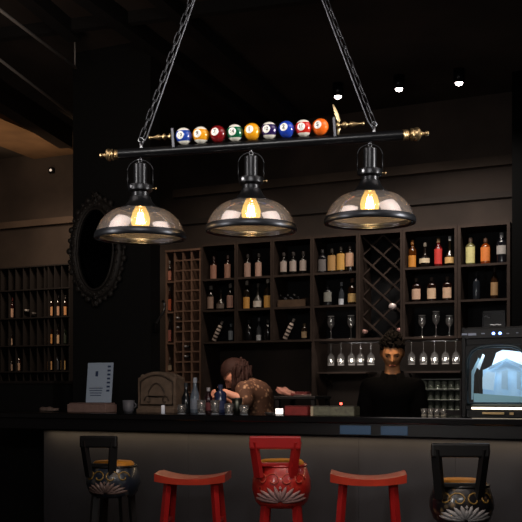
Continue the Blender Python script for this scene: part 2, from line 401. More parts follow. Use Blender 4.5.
# slatted wooden bottle rack left of the cases
u0, u1 = U(165, BV), U(200.3, BV); W = u1-u0
rz0, rz1 = 1.16, ROW[0]-.03
t = thing('wine_rack', 'slatted pale wooden bottle rack between the column and shelves', 'wine rack', B(u0, BV, 0), -TH, 'wine racks')
rack_top = rz1
for i in range(5):
    bm = nb(); x = .008+(W-.016)*i/4; wdt = .016 if i in (0, 4) else .017
    box(bm, (x, .12, (rz0+rz1)/2), (wdt, .22, rz1-rz0)); obj('upright', bm, rack_wood, t)
bm = nb(); box(bm, (W/2, .12, rz1+.01), (W, .24, .02)); obj('top_board', bm, rack_wood, t)
bm = nb(); box(bm, (W/2, .245, (rz0+rz1)/2), (W, .01, rz1-rz0)); obj('back_panel', bm, case_back, t)
for zz in (ROW[1], ROW[2], ROW[3], ROW[4]):
    bm = nb(); box(bm, (W/8+.002, .115, zz-.008), (W/4-.022, .21, .015)); obj('shelf', bm, rack_wood, t)
for i in range(1, 4):
    for k in range(14):
        zz = rz1-.098*(k+.9)
        if zz < rz0+.02: continue
        x = .008+(W-.016)*(i+.5)/4
        bm = nb(); box(bm, (x, .02, zz), (W/4-.024+.010, .016, .014)); obj('crossbar', bm, rack_wood, t)
A_px = 169.6
for i, (row, h, lc, gc, lb) in enumerate([(1, .21, 'c9826a', '1b0f0c', 'bottle with salmon label on the top level of the slatted rack'),
                                     (2, .25, 'c05c38', '220f0a', 'bottle with orange-red label on the second level of the slatted rack'),
                                     (3, .25, 'b0685a', '1b0f0c', 'bottle with dull red label on the third level of the slatted rack')]):
    bottle(A_px, row, 'wine', h, gc, lc, '7a706a', lb, w=.72, lab=(.06, .5), V=BV+.06)
bottle(169.8, 4, 'round', .14, '3a322a', 'b8a184', '6a6058', 'small squat pale bottle low in the slatted rack', w=.7, V=BV+.06, lab=(.1, .45))
for i, (px, py) in enumerate([(177.6, 318), (177.9, 327.5), (185.6, 346.5), (185.5, 356.5)]):
    lying(px, py, BV+.02, ('upper', 'second', 'third', 'lowest')[i]+' wine bottle lying cap-out in the slatted rack', 'a7a5a6', r=.018, capr=.010)

# left wall rack behind the column
t = thing('wall_bottle_rack', 'tall dark grid bottle rack on the far left wall', 'wine rack', B(U(-40, BV), BV, 0), -TH, 'wine racks')
ub = U(-40, BV); LW = U(69, BV)-ub; ltop = 2.60
for i, px in enumerate([-39, -31, -24, -16, -8, 0, 8, 15, 22.5, 29.5, 36.5, 43.5, 47.5, 54, 61, 68.5]):
    bm = nb(); x = U(px, BV)-ub
    wdt = .007 if px < 45 else .011
    box(bm, (x, .13, (1.18+ltop)/2), (wdt, .24, ltop-1.18)); obj('upright', bm, wire_m, t)
for j, zz in enumerate([ltop, ROW[1], ROW[2], ROW[3]+.01, ROW[4]+.02, 1.18]):
    bm = nb(); box(bm, (LW/2, .13, zz-.007), (LW, .255, .013)); obj('shelf', bm, wire_m, t)
bm = nb(); box(bm, (LW/2, .262, (1.18+ltop)/2), (LW, .01, ltop-1.18)); obj('back_panel', bm, mat('rack_back', '161312', .9), t)
lg = 'bottles in the left wall rack'
lv = BV+.07
for (px, zz, h, lc, gc, cc, lb) in [
    (51, ROW[2], .23, 'd9a070', '1b0f0c', 'b0a8a4', 'bottle with tan label, first of three on the upper level of the left rack'),
    (57.6, ROW[2], .23, 'cfa284', '1b0f0c', 'c8c0bc', 'bottle with small tan label, middle of three on the upper level of the left rack'),
    (64.8, ROW[2], .22, 'd99a64', '1b0f0c', 'a8a09c', 'bottle with orange-tan label, last of three on the upper level of the left rack'),
    (50.7, ROW[3]+.01, .24, 'dc9c58', '1b0f0c', 'd0ccc8', 'bottle with amber label on the middle level, beside the inner post of the left rack'),
    (57.6, ROW[3]+.01, .22, 'd8b48e', '1b0f0c', '8a7a60', 'bottle with cream label on the middle level of the left rack'),
    (64.6, ROW[3]+.01, .22, '2b3324', '10160e', '3c4a3a', 'dim green unlabelled-looking bottle on the middle level of the left rack'),
    (50.5, ROW[4]+.02, .22, 'dca870', '1b0f0c', '5a5450', 'bottle with pale amber label on the lower level of the left rack'),
    (57.3, ROW[4]+.02, .23, '44444c', '131318', '8a8a92', 'dark bottle between two amber-labelled ones on the lower level'),
    (63.8, ROW[4]+.02, .23, 'd8b070', '1b0f0c', 'c0b4a8', 'bottle with golden label nearest the column on the lower level'),
    (57.4, 1.19, .24, '8a8c8e', '2c2e30', 'a0a0a0', 'silvery bottle at the bottom of the left rack, left one'),
    (64, 1.19, .24, '6f7678', '2c2e30', '9a9a9a', 'silvery bottle at the bottom of the left rack, right one'),
    (12, ROW[2], .23, 'c7a088', '2a0c0e', '9a4444', 'red-capped bottle standing alone high in the far left of the rack'),
    (11, ROW[3]+.01, .17, 'c2a48c', '1b1210', '4c4440', 'bottle with small pale label on the middle level, far left of the rack'),
    (11.3, ROW[4]+.02, .16, 'a58c7c', '1b1210', '4c4440', 'small bottle with dull label, left of a pair on the lower level'),
    (18.6, ROW[4]+.02, .19, 'b89880', '2a1210', '6c3c34', 'taller bottle with dull label, right of a pair on the lower level')]:
    bottle(px, 2, 'wine', h, gc, lc, cc, lb, zbase=zz, V=lv, w=.86, lab=(.06, .46), group=lg)
for i, (px, py) in enumerate([(25.8, 310.5), (33, 313.5)]):
    lying(px, py, BV+.02, ['wine bottle lying cap-out in the far left rack, brighter cap', 'wine bottle lying cap-out in the far left rack, dimmer cap'][i], ['b0aaa6', '6a6664'][i], r=.022, capr=.012)

# striped leaning cylinders
stripe_m = bpy.data.materials.new('spiral_stripes'); stripe_m.use_nodes = True
nt = stripe_m.node_tree; bs = nt.nodes['Principled BSDF']; tc = nt.nodes.new('ShaderNodeTexCoord'); wv = nt.nodes.new('ShaderNodeTexWave')
wv.bands_direction = 'Z'; wv.inputs['Scale'].default_value = 9.0; wv.inputs['Distortion'].default_value = .6
rp = nt.nodes.new('ShaderNodeValToRGB'); rp.color_ramp.interpolation = 'CONSTANT'
rp.color_ramp.elements[0].color = (*hx('2a1c18'), 1); rp.color_ramp.elements[1].position = .45; rp.color_ramp.elements[1].color = (*hx('dccabd'), 1)
nt.links.new(tc.outputs['Object'], wv.inputs['Vector']); nt.links.new(wv.outputs['Color'], rp.inputs[0]); nt.links.new(rp.outputs[0], bs.inputs['Base Color'])
for i, px in enumerate((213.5, 284.5)):
    V = BV+.07
    t = thing('striped_bottle', ['leaning spiral-striped white bottle on the lowest shelf near the slatted rack', 'leaning spiral-striped white bottle on the lowest shelf below the lying bottles'][i],
              'bottle', B(U(px, V), V, ROW[3]+.008), -TH, 'leaning striped bottles')
    t.rotation_euler = Euler((0, math.radians(27), -TH)); h = .19
    bm = nb(); lathe(bm, [(0, 0), (.018, 0), (.022, .01), (.022, h*.8), (.014, h*.9), (.010, h)], 16); obj('glass_body', bm, stripe_m, t, True)
    bm = nb(); lathe(bm, [(.013, h*.97), (.013, h+.02), (0, h+.022)], 12); obj('cap', bm, lmat('cdbfb4'), t, True)
# tray with lying little bottles
V = BV+.06
t = thing('wooden_tray', 'low brown wooden tray on the middle shelf of the third case', 'tray', B(U(292, V), V, ROW[2]+.001), -TH)
bm = nb(); tw = 30*MM(292, V)
box(bm, (0, .08, .006), (tw, .19, .012)); obj('tray_base', bm, case_wood, t)
bm = nb(); box(bm, (0, -.010, .034), (tw, .012, .068)); obj('front_board', bm, mat('tray_brown', '54402f', .6, var=.2), t)
bm = nb(); box(bm, (0, .17, .05), (tw, .012, .10)); obj('back_board', bm, case_wood, t)
for i, (px, c) in enumerate(((284, '6a6866'), (291, '8a8886'), (297.5, 'd0ccc8'))):
    t = thing('miniature_bottle', 'miniature bottle lying aslant in the brown tray, '+('left', 'middle', 'bright right-hand')[i]+' one', 'bottle', B(U(px, V+.06), V+.06, ROW[2]+.095), -TH, 'miniature bottles in the tray')
    t.rotation_euler = Euler((0, math.radians(-52), -TH))
    bm = nb(); lathe(bm, [(0, -.05), (.014, -.05), (.014, .0), (.006, .02), (.006, .045), (0, .045)], 12); obj('glass_body', bm, gmat('1d1d20'), t, True)
    bm = nb(); lathe(bm, [(.0075, .03), (.0075, .05), (0, .05)], 10); obj('cap', bm, lmat(c), t, True)
# boxed sign on lower right shelf
V = BV+.1
t = thing('boxed_picture', 'small dark framed picture with pale scribble above the lit appliance', 'picture', B(U(494, V), V, ROW[3]+.002), -TH)
bw = 22*MM(494, V); bh = .21
bm = nb(); box(bm, (0, .02, bh/2), (bw, .05, bh), bev=.004); obj('picture_box', bm, mat('pic_grey', '232427', .4), t)
bm = nb()
for (x0, z0, x1, z1) in ((-.5, .86, .5, .86), (-.5, .14, .5, .14)): bar4(bm, (x0*bw, -.01, z0*bh), (x1*bw, -.01, z1*bh), .012)
for x in (-.48, .48): bar4(bm, (x*bw, -.01, .1*bh), (x*bw, -.01, .9*bh), .010)
obj('picture_frame', bm, satin_black, t)
bm = nb()
tube(bm, [(-.08+.012*k, -.009, .155+.008*math.sin(k*1.3)) for k in range(5)], .005, 6); tube(bm, [(-.03+.013*k, -.009, .085+.004*math.sin(k*1.9)) for k in range(8)], .006, 6)
obj('scribble', bm, mat('scribble', 'c9ccd2', .5), t)

# ---------------------------------------------------------------- stemware
def stem_profile(s=1., h=.2):
    o = [(0, 0), (.034*s, .001), (.034*s, .004), (.006, .010), (.0035, .02), (.0035, h*.45), (.010, h*.48), (.030*s, h*.58), (.036*s, h*.72), (.030*s, h)]
    return o
def wineglass(px, V, z, label, group, h=.2, down=False, s=1.):
    t = thing('wine_glass', label, 'glass', B(U(px, V), V, z), -TH, group)
    p = stem_profile(s, h)
    bm1 = nb(); bm2 = nb(); bm3 = nb()
    mt = Matrix.Translation((0, 0, h)) @ Matrix.Rotation(PI, 4, 'X') if down else Matrix.Identity(4)
    lathe(bm1, p[6:], 16, mt); lathe(bm2, p[3:7], 8, mt); lathe(bm3, p[:4], 16, mt)
    bm = nb(); rr = p[-1][0]; lathe(bm, [(rr*1.03, h-.004), (rr*1.04, h), (rr*.96, h), (rr*.97, h-.004)], 16, mt); obj('rim', bm, rim_glint, t, True)
    obj('bowl', bm1, glass_clear, t, True); obj('stem', bm2, glass_clear, t, True); obj('foot', bm3, glass_clear, t, True)
V = BV+.1
for i, px in enumerate((331, 351)): wineglass(px, V, ROW[3]+.001, 'tall clear wine glass on the shelf left of the diamond rack, '+('left', 'right')[i]+' one', 'wine glasses on the lowest shelf', .21)
for i, px in enumerate((422, 436, 449.5)): wineglass(px, V, ROW[3]+.001, 'tall clear wine glass on the shelf right of the diamond rack, '+('left', 'middle', 'right')[i]+' one', 'wine glasses on the lowest shelf', (.19, .22, .18)[i])
# under-shelf boards: hanging rack and lower glass shelf
def lowshelf(px0, px1, z, label, name='glass_rail'):
    t = thing(name, label, 'shelf', B(U(px0, BV), BV, z), -TH)
    w = U(px1, BV)-U(px0, BV)
    bm = nb(); box(bm, (w/2, .18, -.007), (w, .34, .014)); obj('board', bm, case_wood, t)
    for x in (.02, w-.02):
        bm = nb(); bar4(bm, (x, .335, -.13), (x, .335, -.014), .016); bar4(bm, (x, .10, -.014), (x, .335, -.12), .012); obj('bracket', bm, case_wood, t)
    return t
lowshelf(317, 366, 1.462, 'thin dark shelf below the hanging glasses left of the bartender', 'wall_shelf')
lowshelf(404, 460, 1.462, 'thin dark shelf below the hanging glasses right of the bartender', 'wall_shelf')
for (a, b, lb) in ((318, 378, 'left'), (404, 458, 'right')):
    t = thing('hanging_glass_rack', 'thin metal glass rack under the shelves, %s of the bartender' % lb, 'rack', B(U(a, BV), BV, 1.738), -TH)
    w = U(b, BV)-U(a, BV)
    for y in (.055, .125):
        bm = nb(); cyl(bm, (0, y, -.014), (w, y, -.014), .004, seg=8); obj('rail', bm, steel, t, True)
    for x in (.02, w-.02):
        bm = nb(); bar4(bm, (x, .04, -.01), (x, .14, -.01), .008); bar4(bm, (x, .09, -.01), (x, .09, .0005), .008); obj('bracket', bm, steel, t)
words = ['first', 'second', 'third', 'fourth', 'fifth', 'sixth']
for i, px in enumerate((331, 341, 351.5, 360.5, 371)):
    wineglass(px, BV+.09, 1.728-.205, 'upside-down wine glass left of the bartender, %s from the left in the hanging row' % words[i], 'hanging wine glasses', .205, True)
for i, px in enumerate((411.5, 423.5, 434.5, 445.5, 456)):
    wineglass(px, BV+.09, 1.728-.205, 'upside-down wine glass right of the bartender, %s from the left in the hanging row' % words[i], 'hanging wine glasses', .205, True)
# stacked tumblers right of the bartender
V0 = BV+.02
t = thing('tumbler_shelf', 'low dark shelf unit filled with stacked tumblers', 'shelf', B(U(419, BV), BV, 0), -TH)
w = U(461, BV)-U(419, BV)
bm = nb(); box(bm, (w/2, .18, .565), (w, .34, 1.13)); obj('cabinet_body', bm, dark_wood, t)
for zz in (1.215, 1.305, 1.395):
    bm = nb(); box(bm, (w/2, .18, zz-.004), (w, .34, .008)); obj('shelf', bm, mat('shelf_glassy', '3a3c38', .3), t)
bm = nb(); box(bm, (w/2, .345, 1.27), (w, .01, .28)); obj('back_panel', bm, mat('tumbler_back', '3c3e36', .7), t)
for x in (.006, w-.006):
    bm = nb(); box(bm, (x, .17, 1.262), (.012, .32, .264)); obj('side_panel', bm, dark_wood, t)
tumb_glass = glass('tumbler_glass', (.8, .84, .78), .15, .8, .05, .10, (.75, .8, .7))
lvl = ['bottom', 'second', 'third']
for j, zz in enumerate((1.130, 1.2155, 1.3055)):
    for i in range(6):
        x = .035+(w-.07)*i/5
        t = thing('tumbler', 'upturned clear tumbler, %s from the left on the %s level of the tumbler shelf' % (words[i], lvl[j]), 'glass', B(U(419, BV)+x, BV+.05, zz+.001), -TH, 'tumblers on the low shelf')
        bm = nb(); lathe(bm, [(.030, 0), (.026, .074), (0, .076)], 14); lathe(bm, [(.026, 0), (.022, .066), (0, .067)], 14); obj('tumbler_wall', bm, tumb_glass, t, True)
        bm = nb(); lathe(bm, [(.0305, 0), (.0305, .004), (.029, .004), (.029, 0)], 14); obj('rim', bm, mat('rim_glass', 'b8bcae', .15), t, True)
# lower back bar cabinet + partitions
bm = nb(); bbox(U(204, BV), U(418, BV), BV-.02, BV+.42, 0, 1.10, bm); o = obj('back_bar_cabinet', bm, mat('cab_dark', '0f0e0f', .5)); tag(o, 'dark low cabinet along the wall behind both bar staff', 'cabinet')
bm = bbox(U(311, BV)+.006, U(314.5, BV), BV-.0, BV+.34, 1.10, 1.738); o = obj('partition_post', bm, case_wood); tag(o, 'dark upright board below the shelves between the two staff', 'board')
bm = bbox(U(201, BV), U(204, BV)-.003, BV, BV+.34, 0, 1.738); o = obj('partition_post', bm, case_wood); tag(o, 'dark upright board below the shelves beside the slatted rack', 'board')

# ================================================================ THE COUNTER
KV = 5.0; KT = 1.145
k0, k1 = U(36, KV), U(560, KV)
t = thing('bar_counter', 'long black bar counter with grey front panels', 'counter', B(k0, KV, 0), -TH)
W = k1-k0
x_lo = U(-25, KV)-k0
bm = nb(); box(bm, (W/2+x_lo/2, .26, KT-.02), (W-x_lo, .52, .04), bev=.006); obj('counter_top', bm, counter_top, t)
bm = nb(); box(bm, (W/2+x_lo/2, .045, KT-.0755), (W-x_lo, .05, .07)); obj('front_fascia', bm, counter_front, t)
n = 6
for i in range(n):
    bm = nb(); pw = W/n; box(bm, (pw*(i+.5), .10, .525), (pw-.0012, .03, 1.00)); obj('front_panel', bm, panel_m, t)
bm = nb(); box(bm, (W/2, .14, .52), (W, .05, 1.03)); obj('core_wall', bm, col_m, t)
bm = nb(); box(bm, (W/2, .355, .97), (W, .37, .03)); obj('inner_worktop', bm, counter_top, t)
bm = nb(); box(bm, (W/2, .31, .4755), (W, .26, .955)); obj('inner_cabinet', bm, col_m, t)
bm = nb(); bar4(bm, (0, .0, .22), (W, .0, .22), .03); 
for i in range(7): bar4(bm, (.1+(W-.2)*i/6, .0, .22), (.1+(W-.2)*i/6, .085, .22), .02)
obj('foot_rail', bm, mat('footrail', '5a4630', .35, .8), t)
reflection_em = mat('reflection_blue', '2a3e54', .3, emit='56789c', es=.10)  # blue reflections on the glossy edge, added as faintly glowing strips
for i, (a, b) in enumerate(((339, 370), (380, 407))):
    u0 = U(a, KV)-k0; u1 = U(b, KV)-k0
    bm = nb(); box(bm, ((u0+u1)/2, .0165, KT-.078), (u1-u0, .006, .052), bev=.002); obj('blue_reflection', bm, reflection_em, t, label='dim blue reflection painted on the black counter edge')
struct_left = bbox(U(-40, 5.56), U(53, 5.56), 5.56, 6.15, 0, Z(30, 383.5, 5.56))
o = obj('side_cabinet', struct_left, col_m); tag(o, 'tall black cabinet below the far left bottle rack', 'cabinet')
bm = nb(); bbox(U(-40, 5.56), U(53, 5.56)+.015, 5.54, 6.17, Z(30, 383.5, 5.56), Z(30, 383.5, 5.56)+.02, bm); ob = obj('cabinet_top', bm, mat('cabtop', '2a2320', .5), None)
ob.parent = o
# warm wash under the counter edge
def area(name, loc, rot, sx, sy, e, col, spread=PI):
    l = bpy.data.lights.new(name, 'AREA'); l.shape = 'RECTANGLE'; l.size = sx; l.size_y = sy; l.energy = e; l.color = col; l.spread = spread
    o = bpy.data.objects.new(name, l); C.objects.link(o); o.location = loc; o.rotation_euler = rot; return o
area('counter_wash', B((k0+k1)/2, KV+.035, KT-.125), Euler((0, 0, -TH)), W*.98, .02, 2.4, (1, .72, .42))

# ---------------------------------------------------------------- counter objects
TV = KV+.22; TZ = KT+.001
def ctop(px, V=None): V = V or TV; return B(U(px, V), V, TZ)
k = MM(95, TV)
t = thing('display_base', 'low pinkish box on the counter under the white menu card', 'box', ctop(92, TV), -TH)
bm = nb(); box(bm, (0, 0, .028), (46*k, .14, .056), bev=.006); obj('box_body', bm, mat('pink_box', '9c7f76', .6, var=.15, vscale=30), t)
bm = nb(); box(bm, (0, 0, .0615), (43*k, .125, .009), bev=.003); obj('box_lid', bm, mat('pink_lid', '8d736c', .6), t)
t = thing('menu_card', 'upright pale blue-white menu card with printed marks on the counter', 'menu', ctop(98, TV)+Vector((0, 0, .067)), -TH)
mw, mh = 30*k, 40*k
R = Matrix.Rotation(math.radians(-6), 3, 'X')
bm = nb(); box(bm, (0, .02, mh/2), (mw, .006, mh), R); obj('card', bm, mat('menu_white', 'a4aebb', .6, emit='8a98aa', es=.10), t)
def onm(x, z, w, h, m, nm):
    bm = nb(); box(bm, (x, .0155-(z-mh/2)*-.105, z), (w, .002, h), R); return obj(nm, bm, m, t)
inkb = mat('ink_blue', '3c4c70', .6)
bm = nb()
for z in (.9, .8, .7, .6, .5, .4, .3): box(bm, (mw*.36, .0160+(z-.5)*mh*.105, mh*z), (mw*.12, .002, mh*.045), R)
obj('side_marks', bm, inkb, t)
bm = nb(); box(bm, (-mw*.12, .0160+.22*mh*.105, mh*.72), (mw*.10, .002, mh*.13), R)
for z in (.36, .30, .24, .18): box(bm, (-mw*.12, .0160+(z-.5)*mh*.105, mh*z), (mw*(.5-(.3-z)*.6), .002, mh*.018), R)
obj('printed_lines', bm, inkb, t)
bm = nb(); box(bm, (-.02, .0175+(-.28)*mh*.105, mh*.22), (mw*.6, .001, mh*.34), R); obj('lower_patch', bm, mat('menu_pink', '9f9a9f', .6), t)
# loose things left of the box
t = thing('cloth_bundle', 'small crumpled beige cloth at the left end of the counter', 'cloth', ctop(48, TV), -TH)
bm = nb(); bmesh.ops.create_icosphere(bm, subdivisions=3, radius=1)
for v in bm.verts:
    f = 1+.18*math.sin(v.co.x*7+v.co.y*3)+.1*math.cos(v.co.z*9+v.co.x*4)
    v.co = Vector((v.co.x*.075*f, v.co.y*.05*f, max(0, .016+v.co.z*.020*f)))
obj('cloth_folds', bm, mat('cloth_beige', '7d6a60', .8, var=.2), t, True)
t = thing('small_cup', 'small greyish white cup between the menu card and the arched case', 'cup', ctop(128.5, TV), -TH)
bm = nb(); lathe(bm, [(0, 0), (.028, 0), (.037, .02), (.041, .085), (.037, .085), (.033, .02), (0, .012)], 20); obj('cup_body', bm, mat('cup_white', '77777f', .4), t, True)
bm = nb(); tube(bm, [(.038+.022*math.sin(a*PI/8), 0, .03+.04*a/8) for a in range(9)], .0045, 6); obj('handle', bm, M['cup_white'], t, True)
# arched case
k = MM(159, TV+.06); w2, hh = 21.5*k, 41*k
t = thing('arched_case', 'beige carved case with an arched top standing on the counter', 'case', ctop(159, TV+.04), -TH)
beige = mat('beige_carved', '7d6a5a', .6, var=.22, vscale=25, bump=.3)
def archpts(w, z0, z1, zc, n=16):
    p = [(-w, z0), (w, z0), (w, z1)]
    for i in range(1, n): 
        a = i/n; x = w*(1-2*a); p.append((x*.93, z1+(zc-z1)*math.sin(a*PI)**.7))
    p.append((-w, z1)); return p
bm = nb(); prism(bm, archpts(w2, .03, hh*.84, hh), -.03, .09); obj('case_body', bm, beige, t)
bm = nb(); pts = archpts(w2*.86, .055, hh*.76, hh*.92); tube(bm, [(x, -.034, z) for x, z in pts], .006, 6, True); obj('carved_border', bm, mat('beige_dark', '54463b', .6), t, True)
bm = nb(); pts = archpts(w2*.42, hh*.40, hh*.52, hh*.72, 10); tube(bm, [(x, -.034, z) for x, z in pts], .006, 6, True)
obj('carved_arch', bm, M['beige_dark'], t, True)
for s in (-1, 1): bm = nb(); tube(bm, [(s*w2*(.45+.2*math.cos(q*.7)*(1-q/10)), -.034, hh*(.3+.14*math.sin(q*.7)*(1-q/10))) for q in range(9)], .005, 6); obj('carved_scroll', bm, M['beige_dark'], t, True)
bm = nb(); box(bm, (0, .02, .015), (w2*2.0, .15, .03), bev=.006); obj('plinth', bm, beige, t)
for s in (-1, 1):
    bm = nb(); sphere(bm, (s*w2*.88, .0, hh*.89), .014, 12); obj('finial', bm, beige, t, True)
def candle(px, V, label, h=.055):
    t = thing('white_candle', label, 'candle', ctop(px, V), -TH)
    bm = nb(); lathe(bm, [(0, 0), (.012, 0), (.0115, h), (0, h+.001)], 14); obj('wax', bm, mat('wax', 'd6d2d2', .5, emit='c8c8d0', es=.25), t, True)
    bm = nb(); cyl(bm, (0, 0, h), (0, 0, h+.008), .0012, seg=6); obj('wick', bm, satin_black, t)
candle(163, TV-.14, 'short white candle in front of the beige arched case')

def cbottle(px, h, kind, gc, lc, cc, label, V=TV, w=1., trans=False):
    t = thing('bottle', label, 'bottle', ctop(px, V), -TH, 'bottles on the counter')
    r = .030*w
    p = bottle_profile(kind, h, r)
    bm = nb(); lathe(bm, p, 18); obj('glass_body', bm, glass_clear if trans else gmat(gc), t, True)
    rn = p[-1][0]; bm = nb(); lathe(bm, [(0, h*.86), (rn*1.25, h*.86), (rn*1.25, h), (0, h)], 12); obj('cap', bm, lmat(cc), t, 'auto')
    if lc:
        bm = nb(); rr = r*1.012; n = 12
        a = [bm.verts.new((rr*math.sin(-1.15+2.3*k/n), -rr*math.cos(-1.15+2.3*k/n), h*.12)) for k in range(n+1)]
        b = [bm.verts.new((v.co.x, v.co.y, h*.42)) for v in a]
        for k in range(n): bm.faces.new((a[k], a[k+1], b[k+1], b[k]))
        obj('paper_label', bm, lmat(lc), t, True)
cbottle(186, .20, 'slim', '1a1d22', None, '3a3e44', 'dark slim bottle just right of the arched case')
cbottle(195, .235, 'slim', '6a7684', '8a94a4', 'b4bcc8', 'tall pale grey-blue bottle on the counter, brightest of its row', w=1.05)
cbottle(208.5, .17, 'wine', '2a1016', '7a3c3e', 'c8c4c8', 'short dark red bottle with white cap on the counter', V=TV+.02, w=.9)
cbottle(220.5, .19, 'whisky', '2a3558', '35406a', '3a4468', 'blue bottle standing left of the bending woman', V=TV+.14, w=1.35)
def tumbler(px, V, label, h=.09, r=.03):
    t = thing('drinking_glass', label, 'glass', ctop(px, V), -TH, 'glasses on the counter')
    bm = nb(); lathe(bm, [(0, .004), (r*.85, .004), (r, h), (r*.94, h), (r*.8, .010), (0, .010)], 18); obj('glass_wall', bm, glass_clear, t, True)
    bm = nb(); lathe(bm, [(0, 0), (r*.86, 0), (r*.86, .0045), (0, .0045)], 18); obj('glass_base', bm, mat('glass_base', '9aa4b0', .1), t, True)
tumbler(201.5, TV-.1, 'clear tumbler between the pale bottle and the red bottle')
tumbler(215, TV-.1, 'clear tumbler right of the short red bottle')
tumbler(181.5, TV-.14, 'small clear glass at the right foot of the arched case', .06)
tumbler(244, TV-.12, 'clear tumbler standing in front of the bending woman', .06)
tumbler(229, TV-.15, 'clear tumbler below the woman\'s hands', .07)
# ice bucket / mixing tin
t = thing('mixing_tin', 'steel mixing tin on the counter below the woman\'s elbow', 'tin', ctop(237, TV+.02), -TH)
bm = nb(); lathe(bm, [(0, 0), (.026, 0), (.036, .10), (.034, .10), (.025, .006), (0, .006)], 20); obj('tin_body', bm, mat('tin', '5c6058', .3, .9), t, True)
bm = nb(); lathe(bm, [(.0355, .098), (.038, .100), (.0355, .103), (.0345, .100)], 20); obj('rim', bm, steel, t, True)
# glowing white cube lamp, red box, green box, indicator
V = TV-.06
t = thing('candle_holder', 'small square holder glowing white on the counter right of the woman', 'candle holder', ctop(279.3, V), -TH)
bm = nb(); box(bm, (0, 0, .0215), (.038, .038, .036), bev=.004); obj('holder_glass', bm, mat('holder_glow', 'f2eee8', .4, emit='fff4ea', es=1.6), t)
bm = nb(); box(bm, (0, 0, .0015), (.042, .042, .003)); box(bm, (0, 0, .041), (.040, .040, .003)); obj('holder_frame', bm, satin_black, t)
k = MM(300, V)
def carton(px0, px1, h, m1, m2, name, label, cat, V=V):
    k = MM((px0+px1)/2, V); w = (px1-px0)*k
    t = thing(name, label, cat, ctop((px0+px1)/2, V), -TH)
    bm = nb(); box(bm, (0, 0, h/2), (w, .11, h), bev=.003); obj('carton_body', bm, m1, t)
    bm = nb(); box(bm, (0, 0, h+.003), (w*.98, .105, .006), bev=.002); obj('carton_lid', bm, m2, t)
    return t, w
carton(287, 311.5, .052, mat('carton_red', '8e2f2c', .5, var=.2, vscale=30), mat('carton_red2', '6a2422', .5), 'red_carton', 'low dull red carton on the counter next to the glowing holder', 'box')
t, w = carton(312.5, 358, .052, mat('carton_green', '6d6e5c', .5, var=.35, vscale=40), mat('carton_green2', '4c4c42', .5), 'green_carton', 'long greyish green carton on the counter with a cream end', 'box')
bm = nb(); box(bm, (-w/2+.008, -.0005, .027), (.017, .1125, .0545)); obj('end_strip', bm, mat('cream_strip', 'c7b79a', .5), t)
t = thing('indicator_lamp', 'tiny glowing red lamp on top of the green carton', 'lamp', B(U(341, V), V, TZ+.0585), -TH)
bm = nb(); lathe(bm, [(0, 0), (.012, 0), (.012, .006), (0, .006)], 14); obj('lamp_base', bm, satin_black, t, True)
bm = nb(); sphere(bm, (0, 0, .0125), .0085, 12); obj('lamp_bulb', bm, mat('red_glow', 'ff8a7a', .4, emit='ff4a3a', es=6), t, True)
# small dishes / straws behind
t = thing('spice_tray', 'low pale dish with orange snacks left of the red carton', 'dish', ctop(270, V-.08), -TH)
bm = nb(); lathe(bm, [(0, 0), (.022, 0), (.036, .018), (.033, .018), (.02, .005), (0, .005)], 20); obj('dish', bm, mat('dish', '3c3a38', .3), t, True)
bm = nb(); sphere(bm, (0, 0, .012), .02, 10, (1.2, 1.2, .5)); obj('snacks', bm, mat('snack', '8a5234', .6), t, True)
# folded pink cloth on dark tray, behind the counter on wall cabinet level
V2 = 6.3
zt = Z(297, 396, V2)
t = thing('service_table', 'black narrow table behind the counter under the pink cloth', 'table', B(U(298, V2), V2, 0), -TH)
k = MM(298, V2)
bm = nb(); box(bm, (0, .1, zt-.012), (44*k, .35, .024), bev=.004); obj('tabletop', bm, black_lac, t)
for sx in (-1, 1):
    for sy in (-.05, .25):
        bm = nb(); bar4(bm, (sx*19*k, sy, 0), (sx*19*k, sy, zt-.024), .03); obj('leg', bm, black_lac, t)
t = thing('folded_cloth', 'crumpled pale pink cloth lying on the black table behind the counter', 'cloth', B(U(286, V2), V2, zt+.001), -TH)
bm = nb(); bmesh.ops.create_icosphere(bm, subdivisions=3, radius=1)
for v in bm.verts:
    f = 1+.16*math.sin(v.co.x*6+v.co.y*4+1)+.1*math.cos(v.co.z*8+v.co.x*5)
    v.co = Vector((v.co.x*.07*f*(1.1 if v.co.x > 0 else 1), v.co.y*.05*f, max(0, .028+(v.co.z*.032-.020*v.co.x)*f)))
obj('cloth_folds', bm, mat('pink_cloth', 'b98474', .7, var=.15), t, True)
t = thing('red_napkin', 'flat red napkin right of the crumpled pink cloth', 'napkin', B(U(301, V2), V2, zt+.001), -TH)
bm = nb(); box(bm, (0, 0, .010), (.13, .10, .02), bev=.006); box(bm, (.01, .01, .026), (.10, .07, .012), bev=.004); obj('napkin_folds', bm, mat('napkin_red', '64211f', .7), t)
t = thing('metal_rod', 'thin grey rod lying across the red napkin', 'rod', B(U(303, V2), V2-.06, zt+.006), -TH)
bm = nb(); cyl(bm, (-.05, 0, 0), (.085, 0, .0), .005, seg=8); sphere(bm, (.085, 0, .0), .008, 8); obj('rod', bm, mat('rod', '8a7a76', .4, .6), t, True)

# little bright things in front of the bartender's right
for i, (px, c) in enumerate(((424, 'c8c0b0'), (430.5, 'd0ccc0'), (437, 'a8a090'), (443.5, 'c0b8a4'))):
    t = thing('shot_glass', 'small shot glass on the counter left of the lit appliance, %s of four' % words[i], 'glass', ctop(px, TV+.05), -TH, 'shot glasses on the counter')
    bm = nb(); lathe(bm, [(0, .006), (.015, .006), (.020, .045), (.0185, .045), (.014, .012), (0, .012)], 14); obj('glass_wall', bm, glass_clear, t, True)
    bm = nb(); lathe(bm, [(0, 0), (.0152, 0), (.0152, .010), (0, .010)], 14); obj('glass_base', bm, mat('sg_'+c, c, .15), t, True)

